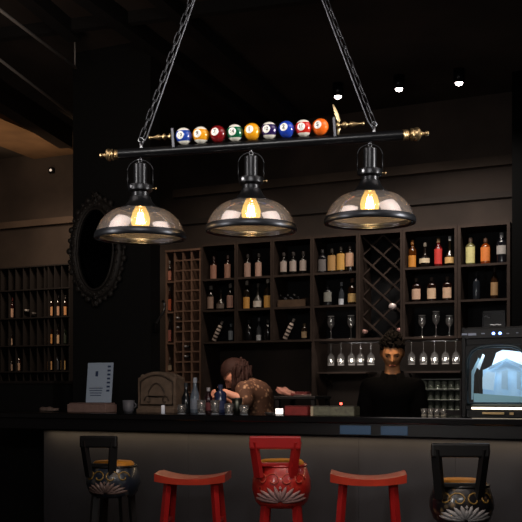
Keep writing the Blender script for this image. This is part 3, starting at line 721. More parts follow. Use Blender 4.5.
# ---------------------------------------------------------------- lit appliance at right
AV = KV+.10
k = MM(492, AV); a0 = U(461.5, AV); 
aw = U(534, AV)-a0; ah = 91*k; dp = .36
t = thing('beverage_machine', 'black countertop machine with arched glass front glowing pale blue', 'machine', B(a0+aw/2, AV, TZ), -TH)
w = aw/2
app = mat('appliance_black', '060608', .45, spec=.25)
z1 = ah*.80                                           # top of cabinet opening
# body as shell
for nm, c, s in (('side_wall', (-w+.012, dp/2, ah/2), (.024, dp, ah)), ('side_wall', (w-.012, dp/2, ah/2), (.024, dp, ah)),
                 ('rear_wall', (0, dp-.01, ah/2), (2*w-.05, .02, ah)), ('base', (0, dp/2, .022), (2*w-.05, dp-.02, .044)),
                 ('head', (0, dp/2-.008, (z1+ah)/2), (2*w-.049, dp-.024, ah-z1))):
    bm = nb(); box(bm, c, s, bev=.004); obj(nm, bm, app, t)
# arched frame around the window
def arch(w, z0, z1, zc, n=20):
    return [(w, z0)]+[(w*math.copysign(abs(math.cos(a*PI/n))**.6, math.cos(a*PI/n)), z1+(zc-z1)*math.sin(a*PI/n)**.75) for a in range(n+1)]+[(-w, z0)]
wi = w-.03; inner = arch(wi*.97, .075, z1*.70, z1*.985)
bm = nb(); tube(bm, [(x, -.008, z) for x, z in inner], .010, 8, True); obj('door_frame', bm, mat('door_frame', '35434a', .3, .6), t, True)
bm = nb()
outer = [(w-.024, .045)]+[(max(-w+.024, min(w-.024, 1.6*x)), z1+.0 if i > 2 and i < len(inner)-4 else z) for i, (x, z) in enumerate(inner[1:-1])]+[(-w+.024, .045)]
iv = [bm.verts.new((x, .002, z)) for x, z in inner]; ov = [bm.verts.new((x, .002, z)) for x, z in outer]
for i in range(len(inner)):
    j = (i+1) % len(inner)
    if j == 0: bm.faces.new((iv[-1], iv[0], ov[0], ov[-1]))
    else: bm.faces.new((iv[i], iv[j], ov[j], ov[i]))
obj('door_panel', bm, app, t)
bm = nb(); vs = [bm.verts.new((x, -.004, z)) for x, z in inner]; bm.faces.new(vs)
obj('door_glass', bm, glass('door_pane', (.9, .96, 1), .02, .15, .35), t)
# interior: stacked ice-blue panels
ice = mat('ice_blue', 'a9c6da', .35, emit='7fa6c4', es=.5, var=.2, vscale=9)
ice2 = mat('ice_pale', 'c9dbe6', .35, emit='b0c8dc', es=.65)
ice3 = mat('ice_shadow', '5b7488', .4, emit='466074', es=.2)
def poly(nm, pts, y, m, th=.008):
    bm = nb(); prism(bm, pts, y, y+th); return obj(nm, bm, m, t)
W2 = wi*.93; H2 = z1
poly('inner_panel', [(-W2*.62, .10), (W2*1.0, .10), (W2*1.0, H2*.66), (W2*.25, H2*.80), (-W2*.62, H2*.66)], .10, ice)
poly('inner_panel', [(-W2*.30, H2*.71), (W2*.25, H2*.815), (W2*1.0, H2*.69), (W2*.86, H2*.90), (W2*.1, H2*.94), (-W2*.12, H2*.90)], .090, ice2)
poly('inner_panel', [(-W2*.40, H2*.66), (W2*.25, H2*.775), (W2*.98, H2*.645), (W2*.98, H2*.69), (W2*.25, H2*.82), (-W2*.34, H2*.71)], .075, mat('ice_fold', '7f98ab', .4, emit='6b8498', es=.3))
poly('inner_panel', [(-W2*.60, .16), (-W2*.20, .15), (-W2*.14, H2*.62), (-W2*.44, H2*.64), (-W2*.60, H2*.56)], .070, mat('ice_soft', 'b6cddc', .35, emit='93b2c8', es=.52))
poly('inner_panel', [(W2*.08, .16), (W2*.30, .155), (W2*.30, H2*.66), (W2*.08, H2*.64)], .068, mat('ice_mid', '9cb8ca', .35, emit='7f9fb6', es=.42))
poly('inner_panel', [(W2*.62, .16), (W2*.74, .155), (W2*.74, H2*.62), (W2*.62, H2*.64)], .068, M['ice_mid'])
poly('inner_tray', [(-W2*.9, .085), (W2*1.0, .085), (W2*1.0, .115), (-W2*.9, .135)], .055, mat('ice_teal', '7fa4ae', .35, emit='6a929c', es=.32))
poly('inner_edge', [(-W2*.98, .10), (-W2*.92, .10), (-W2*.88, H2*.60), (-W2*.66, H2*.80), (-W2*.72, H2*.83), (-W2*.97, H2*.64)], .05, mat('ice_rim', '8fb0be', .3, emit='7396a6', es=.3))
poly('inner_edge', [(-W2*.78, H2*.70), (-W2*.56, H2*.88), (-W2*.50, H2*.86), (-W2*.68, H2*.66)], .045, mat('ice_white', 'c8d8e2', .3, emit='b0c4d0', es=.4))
area('appliance_light', B(a0+aw/2, AV+.03, TZ+z1*.93), Euler((math.radians(15), 0, -TH)), .3, .02, .5, (.75, .88, 1))
bm = nb(); box(bm, (-.0, -.014, .052), (2*w*.70, .018, .012), bev=.004); obj('light_bar', bm, mat('bar_glow', 'fff6e4', .4, emit='ffeccb', es=2.6), t)
bm = nb(); box(bm, (-.02, -.012, .024), (2*w*.3, .012, .012), bev=.002); box(bm, (.08, -.012, .024), (.02, .012, .012)); obj('brass_plate', bm, brass, t)
# control strip on the head
zc = (z1+ah)/2+.012
bm = nb(); box(bm, (0, -.006, zc), (2*w-.03, .012, .052), bev=.003); obj('control_strip', bm, mat('ctrl', '0a0b10', .4, spec=.3), t)
for x in (-.018, .018):
    bm = nb(); sphere(bm, (x-.0, -.014, zc), .0085, 12, (1, .5, .9)); obj('blue_indicator', bm, mat('blue_glow', 'a8c0ff', .4, emit='6f96ff', es=9), t, True)
for x, ww, hgt in ((-.178, .03, .010), (-.135, .045, .013), (-.075, .02, .006), (.06, .014, .005), (.11, .012, .004)):
    bm = nb(); box(bm, (x, -.0135, zc+random.uniform(-.003, .003)), (ww, .003, hgt), bev=.001); obj('printed_mark', bm, mat('ctrl_mark', '8a90a0', .5, emit='7a8498', es=.25), t)

# ================================================================ STOOLS
def saddle_stool(px, V, wpx, label, yaw=0.):
    z = Z(px, 474, V); k = MM(px, V); w = wpx*k/2
    t = thing('saddle_stool', label, 'stool', B(U(px, V), V, 0), -TH*.25, 'red saddle stools')
    n = 16; d = .13; th = .05
    bm = nb(); top = []; bot = []
    for i in range(n+1):
        x = -w+2*w*i/n; zz = z+.030*(abs(x)/w)**2.2-.012
        top.append([bm.verts.new((x, y, zz-(.006 if abs(y) > d*.8 else 0))) for y in (-d, -d*.85, 0, d*.85, d)])
        bot.append([bm.verts.new((x, y, zz-th+.012*(1-(abs(x)/w)**2))) for y in (-d, -d*.85, 0, d*.85, d)])
    for i in range(n):
        for j in range(4):
            bm.faces.new((top[i][j], top[i+1][j], top[i+1][j+1], top[i][j+1])); bm.faces.new((bot[i][j+1], bot[i+1][j+1], bot[i+1][j], bot[i][j]))
        bm.faces.new((top[i][0], bot[i][0], bot[i+1][0], top[i+1][0])); bm.faces.new((top[i+1][4], bot[i+1][4], bot[i][4], top[i][4]))
    for r in (0, n):
        for j in range(4):
            bm.faces.new((top[r][j], top[r][j+1], bot[r][j+1], bot[r][j]))
    obj('seat', bm, mat('red_seat', 'a8301c', .32, var=.25, vscale=6, coat=.4), t, 'auto')
    zt_ = z-.045; q = []
    for sx in (-1, 1):
        for sy in (-1, 1):
            a = Vector((sx*w*.66, sy*d*.62, zt_)); b = Vector((sx*w*.98, sy*d*1.15, 0)); q.append((a, b))
            bm = nb(); bar4(bm, b, a+Vector((0, 0, .012)), .032); obj('leg', bm, red_lac, t)
    def at(i, f): a, b = q[i]; return a+(b-a)*f
    for i, j, f in ((0, 2, .42), (1, 3, .42), (0, 1, .28), (2, 3, .28)):
        bm = nb(); bar4(bm, at(i, f), at(j, f), .026, .018); obj('stretcher', bm, red_lac, t)
SV = 4.55
saddle_stool(193.5, SV, 70, 'red saddle-seat wooden stool between the blue and red drum chairs')
saddle_stool(368, SV, 74, 'red saddle-seat wooden stool between the red and black drum chairs')

def floral(name, base, c2, c3, scale=26.):
    m = bpy.data.materials.new(name); m.use_nodes = True; nt = m.node_tree; b = nt.nodes['Principled BSDF']
    b.inputs['Roughness'].default_value = .35; b.inputs['Coat Weight'].default_value = .4
    tc = nt.nodes.new('ShaderNodeTexCoord'); vo = nt.nodes.new('ShaderNodeTexVoronoi'); vo.inputs['Scale'].default_value = scale
    ns = nt.nodes.new('ShaderNodeTexNoise'); ns.inputs['Scale'].default_value = scale*.55
    r = nt.nodes.new('ShaderNodeValToRGB'); r.color_ramp.elements[0].position = .16; r.color_ramp.elements[0].color = (*hx(c3), 1)
    r.color_ramp.elements[1].position = .5; r.color_ramp.elements[1].color = (*hx(base), 1)
    e = r.color_ramp.elements.new(.3); e.color = (*hx(c2), 1)
    mx = nt.nodes.new('ShaderNodeMix'); mx.data_type = 'RGBA'
    r2 = nt.nodes.new('ShaderNodeValToRGB'); r2.color_ramp.elements[0].position = .45; r2.color_ramp.elements[1].position = .55
    mx.inputs['A'].default_value = (*hx(base), 1)
    nt.links.new(tc.outputs['Object'], vo.inputs['Vector']); nt.links.new(tc.outputs['Object'], ns.inputs['Vector'])
    nt.links.new(vo.outputs['Distance'], r.inputs['Fac']); nt.links.new(ns.outputs['Fac'], r2.inputs['Fac'])
    nt.links.new(r2.outputs['Color'], mx.inputs['Factor']); nt.links.new(r.outputs['Color'], mx.inputs['B'])
    nt.links.new(mx.outputs['Result'], b.inputs['Base Color']); return m
gold_cushion = mat('gold_cushion', 'c07c1e', .6, var=.2, vscale=30)
def drum_chair(px, label, frame_m, drum_m, petal_m, ztop_py=465, zbot_py=500, wpx=58, back_top=437, yaw=TH*.85, bx=-7., bw=50., frame=True):
    V = SV; z1 = Z(px, ztop_py, V); z0 = Z(px, zbot_py, V); k = MM(px, V); r = wpx*k/2
    t = thing('drum_chair', label, 'stool', B(U(px, V), V, 0), -TH+yaw, 'drum-seated bar chairs')
    H = z1-z0
    bm = nb(); lathe(bm, [(0, z0), (r*.72, z0), (r*.88, z0+H*.12), (r, z0+H*.42), (r*.98, z0+H*.65), (r*.84, z0+H*.97), (r*.80, z1), (0, z1)], 36); obj('drum_seat', bm, drum_m, t, True)
    bm = nb(); lathe(bm, [(r*.76, z1-.002), (r*.76, z1+.012), (r*.68, z1+.024), (0, z1+.028)], 32); obj('cushion', bm, gold_cushion, t, True)
    bm = nb(); tube(bm, [(r*.83*math.cos(a*PI/16), r*.83*math.sin(a*PI/16), z1-.004) for a in range(32)], .008, 6, True); obj('rim_ring', bm, frame_m, t, True)
    # painted lotus: fan of low relief petals on the drum front
    def on_drum(aa, zz, out=0.):
        pr = [(0, .72), (.12, .88), (.42, 1.0), (.65, .98), (.97, .84), (1.2, .8)]; hh = (zz-z0)/H; rd = .84
        for (h0, r0), (h1, r1) in zip(pr, pr[1:]):
            if h0 <= hh <= h1: rd = r0+(r1-r0)*(hh-h0)/(h1-h0)
        rd = r*rd+out; return Vector((rd*math.sin(aa), -rd*math.cos(aa), zz))
    bm = nb(); zz0 = z0+H*.14
    for n_, L, w_ in ((11, H*.40, .017), (8, H*.27, .013)):
        for i in range(n_):
            an = math.radians(-78+156*i/(n_-1)); stretch = 1+1.0*abs(math.sin(an))
            pts = [on_drum(math.sin(an)*L*stretch*f/r, zz0+max(.0, math.cos(an))*L*f*1.0+.004, .003+(.002 if n_ == 8 else 0)) for f in (.1, .35, .6, .85, 1.0)]
            tube(bm, pts, .01, 6, rs=[.004, w_*.6, w_*.75, w_*.5, .001])
    obj('painted_lotus', bm, petal_m, t, True)
    # scrolls above the lotus
    bm = nb()
    for s in (-1, 1):
        for a0, rr in ((.25, .05), (.7, .045)):
            pts = []
            for q in range(12):
                an = q*.55; rad2 = rr*(1-q/15)
                aa = s*(a0+rad2*math.cos(an)/r); zz = z0+H*.68+rad2*.8*math.sin(an)
                rd = r*1.0 if zz < z0+H*.65 else r*(.98-.14*(zz-z0-H*.65)/(H*.32))
                pts.append((rd*math.sin(aa), -rd*math.cos(aa), zz))
            tube(bm, pts, .0045, 5)
    obj('painted_scroll', bm, gold_paint if frame_m is not red_lac else mat('scroll_red', 'a83a26', .5), t, True)
    if frame:
        zb = Z(px, back_top, V-.15); y = -r*.80
        hw = bw*k/2; xo = bx*k
        for s in (-1, 1):
            bm = nb(); bar4(bm, (xo+s*(hw-.038)*.9, y*.98, z1-.06), (xo+s*(hw-.022), y-.03, zb-.03), .044, .028); obj('back_post', bm, frame_m, t)
        bm = nb(); box(bm, (xo, y-.03, zb-.035), (2*hw, .03, .07), bev=.010); obj('top_rail', bm, frame_m, t)
        bm = nb(); box(bm, (xo, y+.004, z1+.008), (2*hw*.72, .022, .022), bev=.004); obj('lower_rail', bm, frame_m, t)
    for sx in (-1, 1):
        for sy in (-1, 1):
            bm = nb(); bar4(bm, (sx*r*.80, sy*r*.72, 0), (sx*r*.52, sy*r*.5, z0+.01), .038, .034); obj('leg', bm, frame_m, t)
    bm = nb(); tube(bm, [(r*.80*math.cos(a*PI/12), r*.80*math.sin(a*PI/12), .28) for a in range(24)], .011, 6, True); obj('foot_ring', bm, frame_m, t, True)
    return t
gold_paint = mat('gold_paint', '8a6c34', .4, .2)
drum_chair(281.5, 'red drum chair with square red back frame and pale lotus painting', red_lac, floral('drum_red', 'a01c16', 'b8382a', '6a1210'), mat('petal_pink', '8a6a68', .6), 464, 506, 59, 436, bx=-5, bw=50)
drum_chair(461.5, 'black drum chair with black back frame and white lotus painting', black_lac, floral('drum_black', '121014', '5a4c38', '8a6a44'), mat('petal_white', '8d8a8a', .5), 484, 523, 64, 443, bx=-6, bw=56)
drum_chair(113.5, 'dark blue drum chair with floral painting, leftmost of the seats', black_lac, floral('drum_blue', '1c2430', '45484c', '5a4a34', 22), mat('petal_dim', '6a5650', .5), 465, 496, 54, 436, yaw=TH*.6, bx=-6, bw=38)

# ================================================================ PEOPLE
def skin_bm(V, E, R, sub=2):
    me = bpy.data.meshes.new('tmp'); me.from_pydata([tuple(v) for v in V], E, []); o = bpy.data.objects.new('tmp', me); C.objects.link(o)
    sk = o.modifiers.new('s', 'SKIN'); sk.use_smooth_shade = True
    for i, r in enumerate(R):
        d = me.skin_vertices[0].data[i]; d.radius = (r, r) if not isinstance(r, tuple) else r
    me.skin_vertices[0].data[0].use_root = True
    ss = o.modifiers.new('ss', 'SUBSURF'); ss.levels = sub; ss.render_levels = sub
    bpy.context.view_layer.update(); dg = bpy.context.evaluated_depsgraph_get()
    e = o.evaluated_get(dg).to_mesh(); bm = nb(); bm.from_mesh(e); o.evaluated_get(dg).to_mesh_clear()
    bpy.data.objects.remove(o); bpy.data.meshes.remove(me); return bm
def sweep_bm(V, E, R, wide, voxel, smooth):
    """closed tapering limbs swept along the joints, fused into one smooth surface"""
    wide = Vector(wide).normalized(); perp_ = Vector((0, 0, 1)).cross(wide).normalized(); up_ = Vector((0, 0, 1)); vs = []; fs = []
    SG, RG = 16, 9
    unit = [(math.sin(PI*i_/(RG+1))*math.cos(2*PI*k_/SG), math.sin(PI*i_/(RG+1))*math.sin(2*PI*k_/SG), math.cos(PI*i_/(RG+1))) for i_ in range(1, RG+1) for k_ in range(SG)]
    def ball(c, x, y, z):
        o_ = len(vs)
        vs.extend(c+wide*(x*a_)+perp_*(y*b_)+up_*(z*c_) for a_, b_, c_ in unit); vs.append(c+up_*z); vs.append(c-up_*z)
        for i_ in range(RG-1):
            for k_ in range(SG):
                k2 = (k_+1) % SG; fs.append((o_+i_*SG+k_, o_+(i_+1)*SG+k_, o_+(i_+1)*SG+k2, o_+i_*SG+k2))
        for k_ in range(SG):
            k2 = (k_+1) % SG; fs.append((o_+SG*RG, o_+k_, o_+k2)); fs.append((o_+SG*RG+1, o_+(RG-1)*SG+k2, o_+(RG-1)*SG+k_))
    for i, j in E:
        a, b = Vector(V[i]), Vector(V[j]); ra, rb = [(x if isinstance(x, tuple) else (x, x)) for x in (R[i], R[j])]
        n = max(2, int((b-a).length/(min(ra[1], rb[1])*.35))+1)
        for q in range(n+1):
            f = q/n; x = ra[0]+(rb[0]-ra[0])*f; y = ra[1]+(rb[1]-ra[1])*f
            ball(a.lerp(b, f), x, y, y)
    me = bpy.data.meshes.new('tmp2'); me.from_pydata([tuple(v) for v in vs], [], fs); bm = nb(); bm.from_mesh(me); bpy.data.meshes.remove(me)
    return fuse(bm, voxel, smooth)
def fuse(bm, voxel, smooth):
    me = bpy.data.meshes.new('tmp'); bm.to_mesh(me); bm.free(); o = bpy.data.objects.new('tmp', me); C.objects.link(o)
    rm = o.modifiers.new('m', 'REMESH'); rm.mode = 'VOXEL'; rm.voxel_size = voxel; rm.use_smooth_shade = True
    if smooth: sm = o.modifiers.new('s', 'SMOOTH'); sm.factor = .5; sm.iterations = smooth
    bpy.context.view_layer.update(); dg = bpy.context.evaluated_depsgraph_get()
    e = o.evaluated_get(dg).to_mesh(); out = nb(); out.from_mesh(e); o.evaluated_get(dg).to_mesh_clear()
    bpy.data.objects.remove(o); bpy.data.meshes.remove(me); return out
def merge(dst, src, mtx=None):
    me = bpy.data.meshes.new('t'); 
    if mtx is not None: bmesh.ops.transform(src, matrix=mtx, verts=src.verts[:])
    src.to_mesh(me); src.free(); dst.from_mesh(me); bpy.data.meshes.remove(me)
def head_bm():
    """head about its centre, facing -y; 0.235 tall"""
    bm = nb(); bmesh.ops.create_uvsphere(bm, u_segments=40, v_segments=32, radius=1)
    for v in bm.verts:
        x, y, z = v.co
        w = .074; d = .094; h = .116
        if z < 0: w *= 1-.34*(-z)**1.4; d *= 1-.18*(-z)**1.5
        X, Y_, Z_ = x*w, y*d, z*h
        if y < 0 and z < 0: Y_ -= .012*(-z)*(1-abs(x))       # chin forward
        if y < 0:
            Y_ += .010*math.exp(-(((abs(X)-.030)/.014)**2+((Z_-.002)/.012)**2))     # sockets
            Y_ -= .024*math.exp(-((X/.009)**2+((Z_+.026)/.012)**2))                # nose tip
            Y_ -= .012*math.exp(-((X/.007)**2+((Z_+.008)/.018)**2))                # bridge
            Y_ -= .006*math.exp(-((X/.020)**2+((Z_+.056)/.007)**2))                # lips
            Y_ -= .006*math.exp(-((abs(X)-.028)/.018)**2-((Z_-.022)/.008)**2)        # brow
        v.co = (X, Y_, Z_)
    for s in (-1, 1): sphere(bm, (s*.074, .008, -.008), .018, 10, (.45, .8, 1.6))
    return bm
def hand(bm, wrist, d, side, curl=.5, up=Vector((0, 0, 1))):
    """palm plus four fingers and thumb; d = pointing direction, side = direction to the thumb"""
    d = d.normalized(); side = (side-d*side.dot(d)).normalized(); nrm = d.cross(side).normalized()
    if nrm.z > 0: nrm = -nrm                             # palm side down
    palm = skin_bm([wrist, wrist+d*.045, wrist+d*.085], [(0, 1), (1, 2)], [(.024, .016), (.038, .014), (.040, .013)], 1); merge(bm, palm)
    for i, L in enumerate((.070, .078, .072, .056)):
        p = wrist+d*.078+side*(.028-.019*i)
        q1 = p+(d*math.cos(curl*.5)+nrm*math.sin(curl*.5))*L*.5
        q2 = q1+(d*math.cos(curl*1.5)+nrm*math.sin(curl*1.5))*L*.3
        q3 = q2+(d*math.cos(curl*2.3)+nrm*math.sin(curl*2.3))*L*.25
        merge(bm, skin_bm([p, q1, q2, q3], [(0, 1), (1, 2), (2, 3)], [.0095, .009, .0085, .007], 1))
    p = wrist+d*.025+side*.026
    q1 = p+(d*.6+side*.75+nrm*.2).normalized()*.035; q2 = q1+(d*.9+side*.35+nrm*.4).normalized()*.030; q3 = q2+(d+nrm*.5).normalized()*.02
    merge(bm, skin_bm([p, q1, q2, q3], [(0, 1), (1, 2), (2, 3)], [.013, .011, .010, .008], 1))
def person(label, loc, rotz, J, headc, headrot, skin_m, shirt_m, pants_m, hair_fn, hair_m, name='person'):
    """J: joints pelvis, waist, chest, neck, per side sh, el, wr, hip, kn, an"""
    t = thing(name, label, 'person', loc, rotz)
    V3 = lambda p: Vector(p)
    def graph(extra, arms=True):
        V = [J['pelvis'], J['waist'], J['chest'], J['neck']]; E = [(0, 1), (1, 2), (2, 3)]
        R = [(.135+extra, .10+extra), (.115+extra, .085+extra), (.135+extra, .095+extra*1.6), .052+extra*.3]
        return V, E, R
    # bare body
    V, E, R = graph(0); hc = V3(headc)
    hd = (hc-V3(J['neck'])).normalized()
    V.append(hc-hd*.03); E.append((3, 4)); R.append(.05)
    hands = []
    for s in ('l', 'r'):
        n = len(V); V += [J['sh'+s], J['el'+s], J['wr'+s]]; R += [.052, .040, .026]; E += [(2, n), (n, n+1), (n+1, n+2)]
        n = len(V); V += [J['hip'+s], J['kn'+s], J['an'+s], V3(J['an'+s])+V3(J['toe'])]; R += [.085, .055, .038, .03]; E += [(0, n), (n, n+1), (n+1, n+2), (n+2, n+3)]
    wd = J.get('wide', (1, 0, 0)); body = sweep_bm(V, E, R, wd, .008, 6)
    hb = head_bm(); Rm = Matrix.Translation(hc) @ headrot.to_matrix().to_4x4(); merge(body, hb, Rm)
    for s in ('l', 'r'):
        w = V3(J['wr'+s]); d = (w-V3(J['el'+s]))
        hand(body, w, V3(J.get('hd'+s, d)), V3(J['th'+s]), .6)
    o = obj('body', body, skin_m, t, True); rm = o.modifiers.new('skinmerge', 'REMESH'); rm.mode = 'VOXEL'; rm.voxel_size = .0055; rm.use_smooth_shade = True
    bpy.context.view_layer.update(); dg = bpy.context.evaluated_depsgraph_get(); me = bpy.data.meshes.new_from_object(o.evaluated_get(dg)); o.modifiers.clear(); o.data = me
    b2 = nb(); b2.from_mesh(me); seen = set(); best = []
    b2.verts.ensure_lookup_table()
    for v0 in b2.verts:                              # keep the one connected figure, drop inner crumbs
        if v0.index in seen: continue
        st_ = [v0]; seen.add(v0.index); comp = []
        while st_:
            v = st_.pop(); comp.append(v)
            for e in v.link_edges:
                u_ = e.other_vert(v)
                if u_.index not in seen: seen.add(u_.index); st_.append(u_)
        if len(comp) > len(best): best = comp
    keep = set(best); bmesh.ops.delete(b2, geom=[v for v in b2.verts if v not in keep], context='VERTS'); b2.to_mesh(me); b2.free()
    me.materials.clear(); me.materials.append(skin_m)
    for p_ in me.polygons: p_.use_smooth = True
    # shirt
    V, E, R = graph(.018); R[3] = J.get('collar', .072); V[3] = V3(J['neck'])+hd*J.get('cup', -.015)
    for s in ('l', 'r'):
        w = V3(J['el'+s])+(V3(J['wr'+s])-V3(J['el'+s]))*J.get('sleeve', .88)
        n = len(V); V += [J['sh'+s], J['el'+s], w]; R += [.066, .052, .042]; E += [(2, n), (n, n+1), (n+1, n+2)]
    obj('shirt', sweep_bm(V, E, R, wd, .008, 8), shirt_m, t, True)
    V = [J['pelvis']]; R = [(.15, .115)]; E = []
    for s in ('l', 'r'):
        n = len(V); V += [J['hip'+s], J['kn'+s], J['an'+s]]; R += [.098, .07, .058]; E += [(0, n), (n, n+1), (n+1, n+2)]
    obj('trousers', sweep_bm(V, E, R, wd, .010, 6), pants_m, t, True)
    for s in ('l', 'r'):
        bm = nb(); a = V3(J['an'+s]); sphere(bm, a+V3(J['toe'])*.5+Vector((0, 0, -.035)), .06, 14, (.8, 1.9, .7)); obj('shoe', bm, satin_black, t, True)
    for s in (-1, 1):
        bm = nb(); sphere(bm, (0, 0, 0), .0105, 12, (1.2, 1, .75)); bmesh.ops.transform(bm, matrix=Rm @ Matrix.Translation((s*.030, -.071, .001)), verts=bm.verts[:]); obj('eye', bm, mat('eye_dark', '191312', .3), t, True)
        bm = nb(); tube(bm, [(s*(.014+.010*q), -.094+.0035*q*q*.5, .020+.003*math.sin(q)) for q in range(4)], .0022, 6); bmesh.ops.transform(bm, matrix=Rm, verts=bm.verts[:]); obj('eyebrow', bm, hair_m, t, True)
    bm = nb(); tube(bm, [(-.020+.01*q, -.094+.0012*abs(q-2)**2, -.058) for q in range(5)], .0035, 6); bmesh.ops.transform(bm, matrix=Rm, verts=bm.verts[:]); obj('lips', bm, mat('lips', '8a4a3c', .5), t, True)
    h = hair_fn(Rm); obj('hair', h, hair_m, t, True)
    return t, Rm
def hair_short(Rm):
    bm = nb(); bmesh.ops.create_uvsphere(bm, u_segments=32, v_segments=24, radius=1)
    kill = []
    for v in bm.verts:
        x, y, z = v.co
        lim = .42 if y < -.25 else (-.15 if y < .25 else -.55)
        if z < lim: kill.append(v)
        v.co = Vector((x*.083, y*.103+.003, z*.124+.004))
    bmesh.ops.delete(bm, geom=kill, context='VERTS')
    random.seed(3)
    for i in range(150):
        a = random.uniform(0, 2*PI); e = random.uniform(.35, 1.45)
        n = Vector((math.cos(a)*math.cos(e), math.sin(a)*math.cos(e), math.sin(e)))
        if n.y < -.6 and n.z < .5: continue
        p = Vector((n.x*.078, n.y*.098, n.z*.12)); q = p+(n+Vector((random.uniform(-.3, .3), random.uniform(-.4, .1), .7))).normalized()*random.uniform(.020, .036)
        cyl(bm, p, q, .012, .001, 6)
    bmesh.ops.transform(bm, matrix=Rm, verts=bm.verts[:]); return bm
def hair_long(Rm):
    bm = nb(); bmesh.ops.create_uvsphere(bm, u_segments=32, v_segments=24, radius=1)
    kill = []
    for v in bm.verts:
        x, y, z = v.co
        lim = .34 if y < -.35 else -.75
        if z < lim: kill.append(v)
        v.co = Vector((x*.088, y*.108+.006, z*.126+.004))
    bmesh.ops.delete(bm, geom=kill, context='VERTS')
    bmesh.ops.transform(bm, matrix=Rm, verts=bm.verts[:])
    random.seed(5)
    for i in range(70):                                # locks hang straight down from the crown
        a = random.uniform(-.55, PI+.55); rr = random.uniform(.90, 1.02)
        p = Rm @ Vector((.084*math.cos(a)*rr, .100*math.sin(a)*rr+.004, random.uniform(-.05, .05))); L = random.uniform(.15, .25)
        pts = [p+Vector((.005*math.sin(q+i), .005*math.cos(q*1.3+i), .03-q*L/6)) for q in range(7)]
        tube(bm, pts, .012, 6, rs=[.008, .014, .015, .014, .012, .009, .003])
    return bm
skin1 = mat('skin_warm', 'b07a52', .55, var=.05, vscale=30); skin2 = mat('skin_pink', 'b57f68', .55, var=.05, vscale=30)
PVt = 5.78
pu = U(392.5, PVt); hz = Z(391, 352.5, PVt)
sh = hz-.205
J = dict(pelvis=(0, .02, .90), waist=(0, .02, 1.06), chest=(0, 0, sh-.08), neck=(0, -.005, sh+.062),
         shl=(.150, .0, sh-.025), ell=(.205, -.02, sh-.28), wrl=(.13, -.24, 1.012), shr=(-.150, .0, sh-.025), elr=(-.205, -.02, sh-.28), wrr=(-.13, -.24, 1.012),
         hdl=(-.3, -1, -.12), hdr=(.3, -1, -.12), thl=(-1, -.1, 0), thr=(1, -.1, 0),
         hipl=(.09, .02, .84), knl=(.10, 0, .47), anl=(.10, .03, .085), hipr=(-.09, .02, .84), knr=(-.10, 0, .47), anr=(-.10, .03, .085), toe=(0, -.14, -.045), collar=.066, cup=-.030)
bt_, _rm = person('bartender with spiky black hair and black jacket looking down behind the counter', B(pu, PVt, 0), -math.atan2(1, 5)-.0, J, (0, -.03, hz), Euler((math.radians(24), 0, math.radians(3))),
       skin1, mat('black_jacket', '050506', .9, var=.3, vscale=12, spec=.05), mat('black_trousers', '0c0c0e', .8), hair_short, mat('hair_black', '070505', .8, spec=.1))
bm = nb(); ang = [math.radians(-90+q) for q in range(24, 337, 12)]; lo_, hi_ = [], []
for a in ang:                                        # open stand collar of the jacket
    fr = max(0, -math.sin(a)); bk = 1-fr
    lo_.append(bm.verts.new((.100*math.cos(a), .088*math.sin(a)-.004, sh-.012-.030*fr))); hi_.append(bm.verts.new(((.070+.006*fr)*math.cos(a), .070*math.sin(a)-.010, sh+.062+.022*bk)))
for q in range(len(ang)-1): bm.faces.new((lo_[q], lo_[q+1], hi_[q+1], hi_[q]))
cl_ = obj('jacket_collar', bm, M['black_jacket'], bt_, True); so = cl_.modifiers.new('thick', 'SOLIDIFY'); so.thickness = .008
# bending woman
WVt = 5.86
wu = U(257, WVt); k = MM(250, WVt)
wz = Z(240, 375, WVt)
phi = -(PI/2+TH)+math.radians(28)
def wl(du, dv, z):                                    # bar-frame offset -> person local
    w = Vector((du*C_+dv*S_, -du*S_+dv*C_, 0)); w.rotate(Euler((0, 0, -phi))); w.z = z; return w
J = dict(pelvis=wl(.04, .05, .90), waist=wl(.02, .02, 1.06), chest=wl(-.01, .0, 1.25), neck=wl(-.09, -.01, 1.35),
         shl=wl(-.04, .15, 1.30), ell=wl(-.10, .12, 1.10), wrl=wl(-.22, -.03, 1.24), shr=wl(-.03, -.15, 1.30), elr=wl(.015, -.215, 1.215), wrr=wl(-.15, -.22, 1.285),
         hdl=wl(-1, -.2, .05), hdr=wl(-1, .1, -.1), thl=wl(-.1, -.6, .8), thr=wl(-.1, .5, .8),
         hipl=wl(.04, .13, .84), knl=wl(.02, .13, .47), anl=wl(.07, .13, .085), hipr=wl(.04, -.03, .84), knr=wl(.0, -.03, .47), anr=wl(.07, -.03, .085), toe=wl(-.14, 0, -.045), sleeve=.12, wide=wl(0, 1, 0), collar=.062)
patt = floral('blouse_pattern', '4e382c', '8a6850', 'a88c70', 34); pb = patt.node_tree.nodes['Principled BSDF']; pb.inputs['Coat Weight'].default_value = 0; pb.inputs['Roughness'].default_value = .8; pb.inputs['Specular IOR Level'].default_value = .15
hcw = wl(-.150, -.03, wz)
person('woman with long dark brown hair in a patterned brown blouse bending over the counter', B(wu, WVt, 0), phi, J, hcw, Euler((math.radians(42), 0, 0)),
       skin2, patt, mat('dark_trousers', '131214', .8), hair_long, mat('hair_brown', '22120e', .75, spec=.15, var=.3, vscale=40))

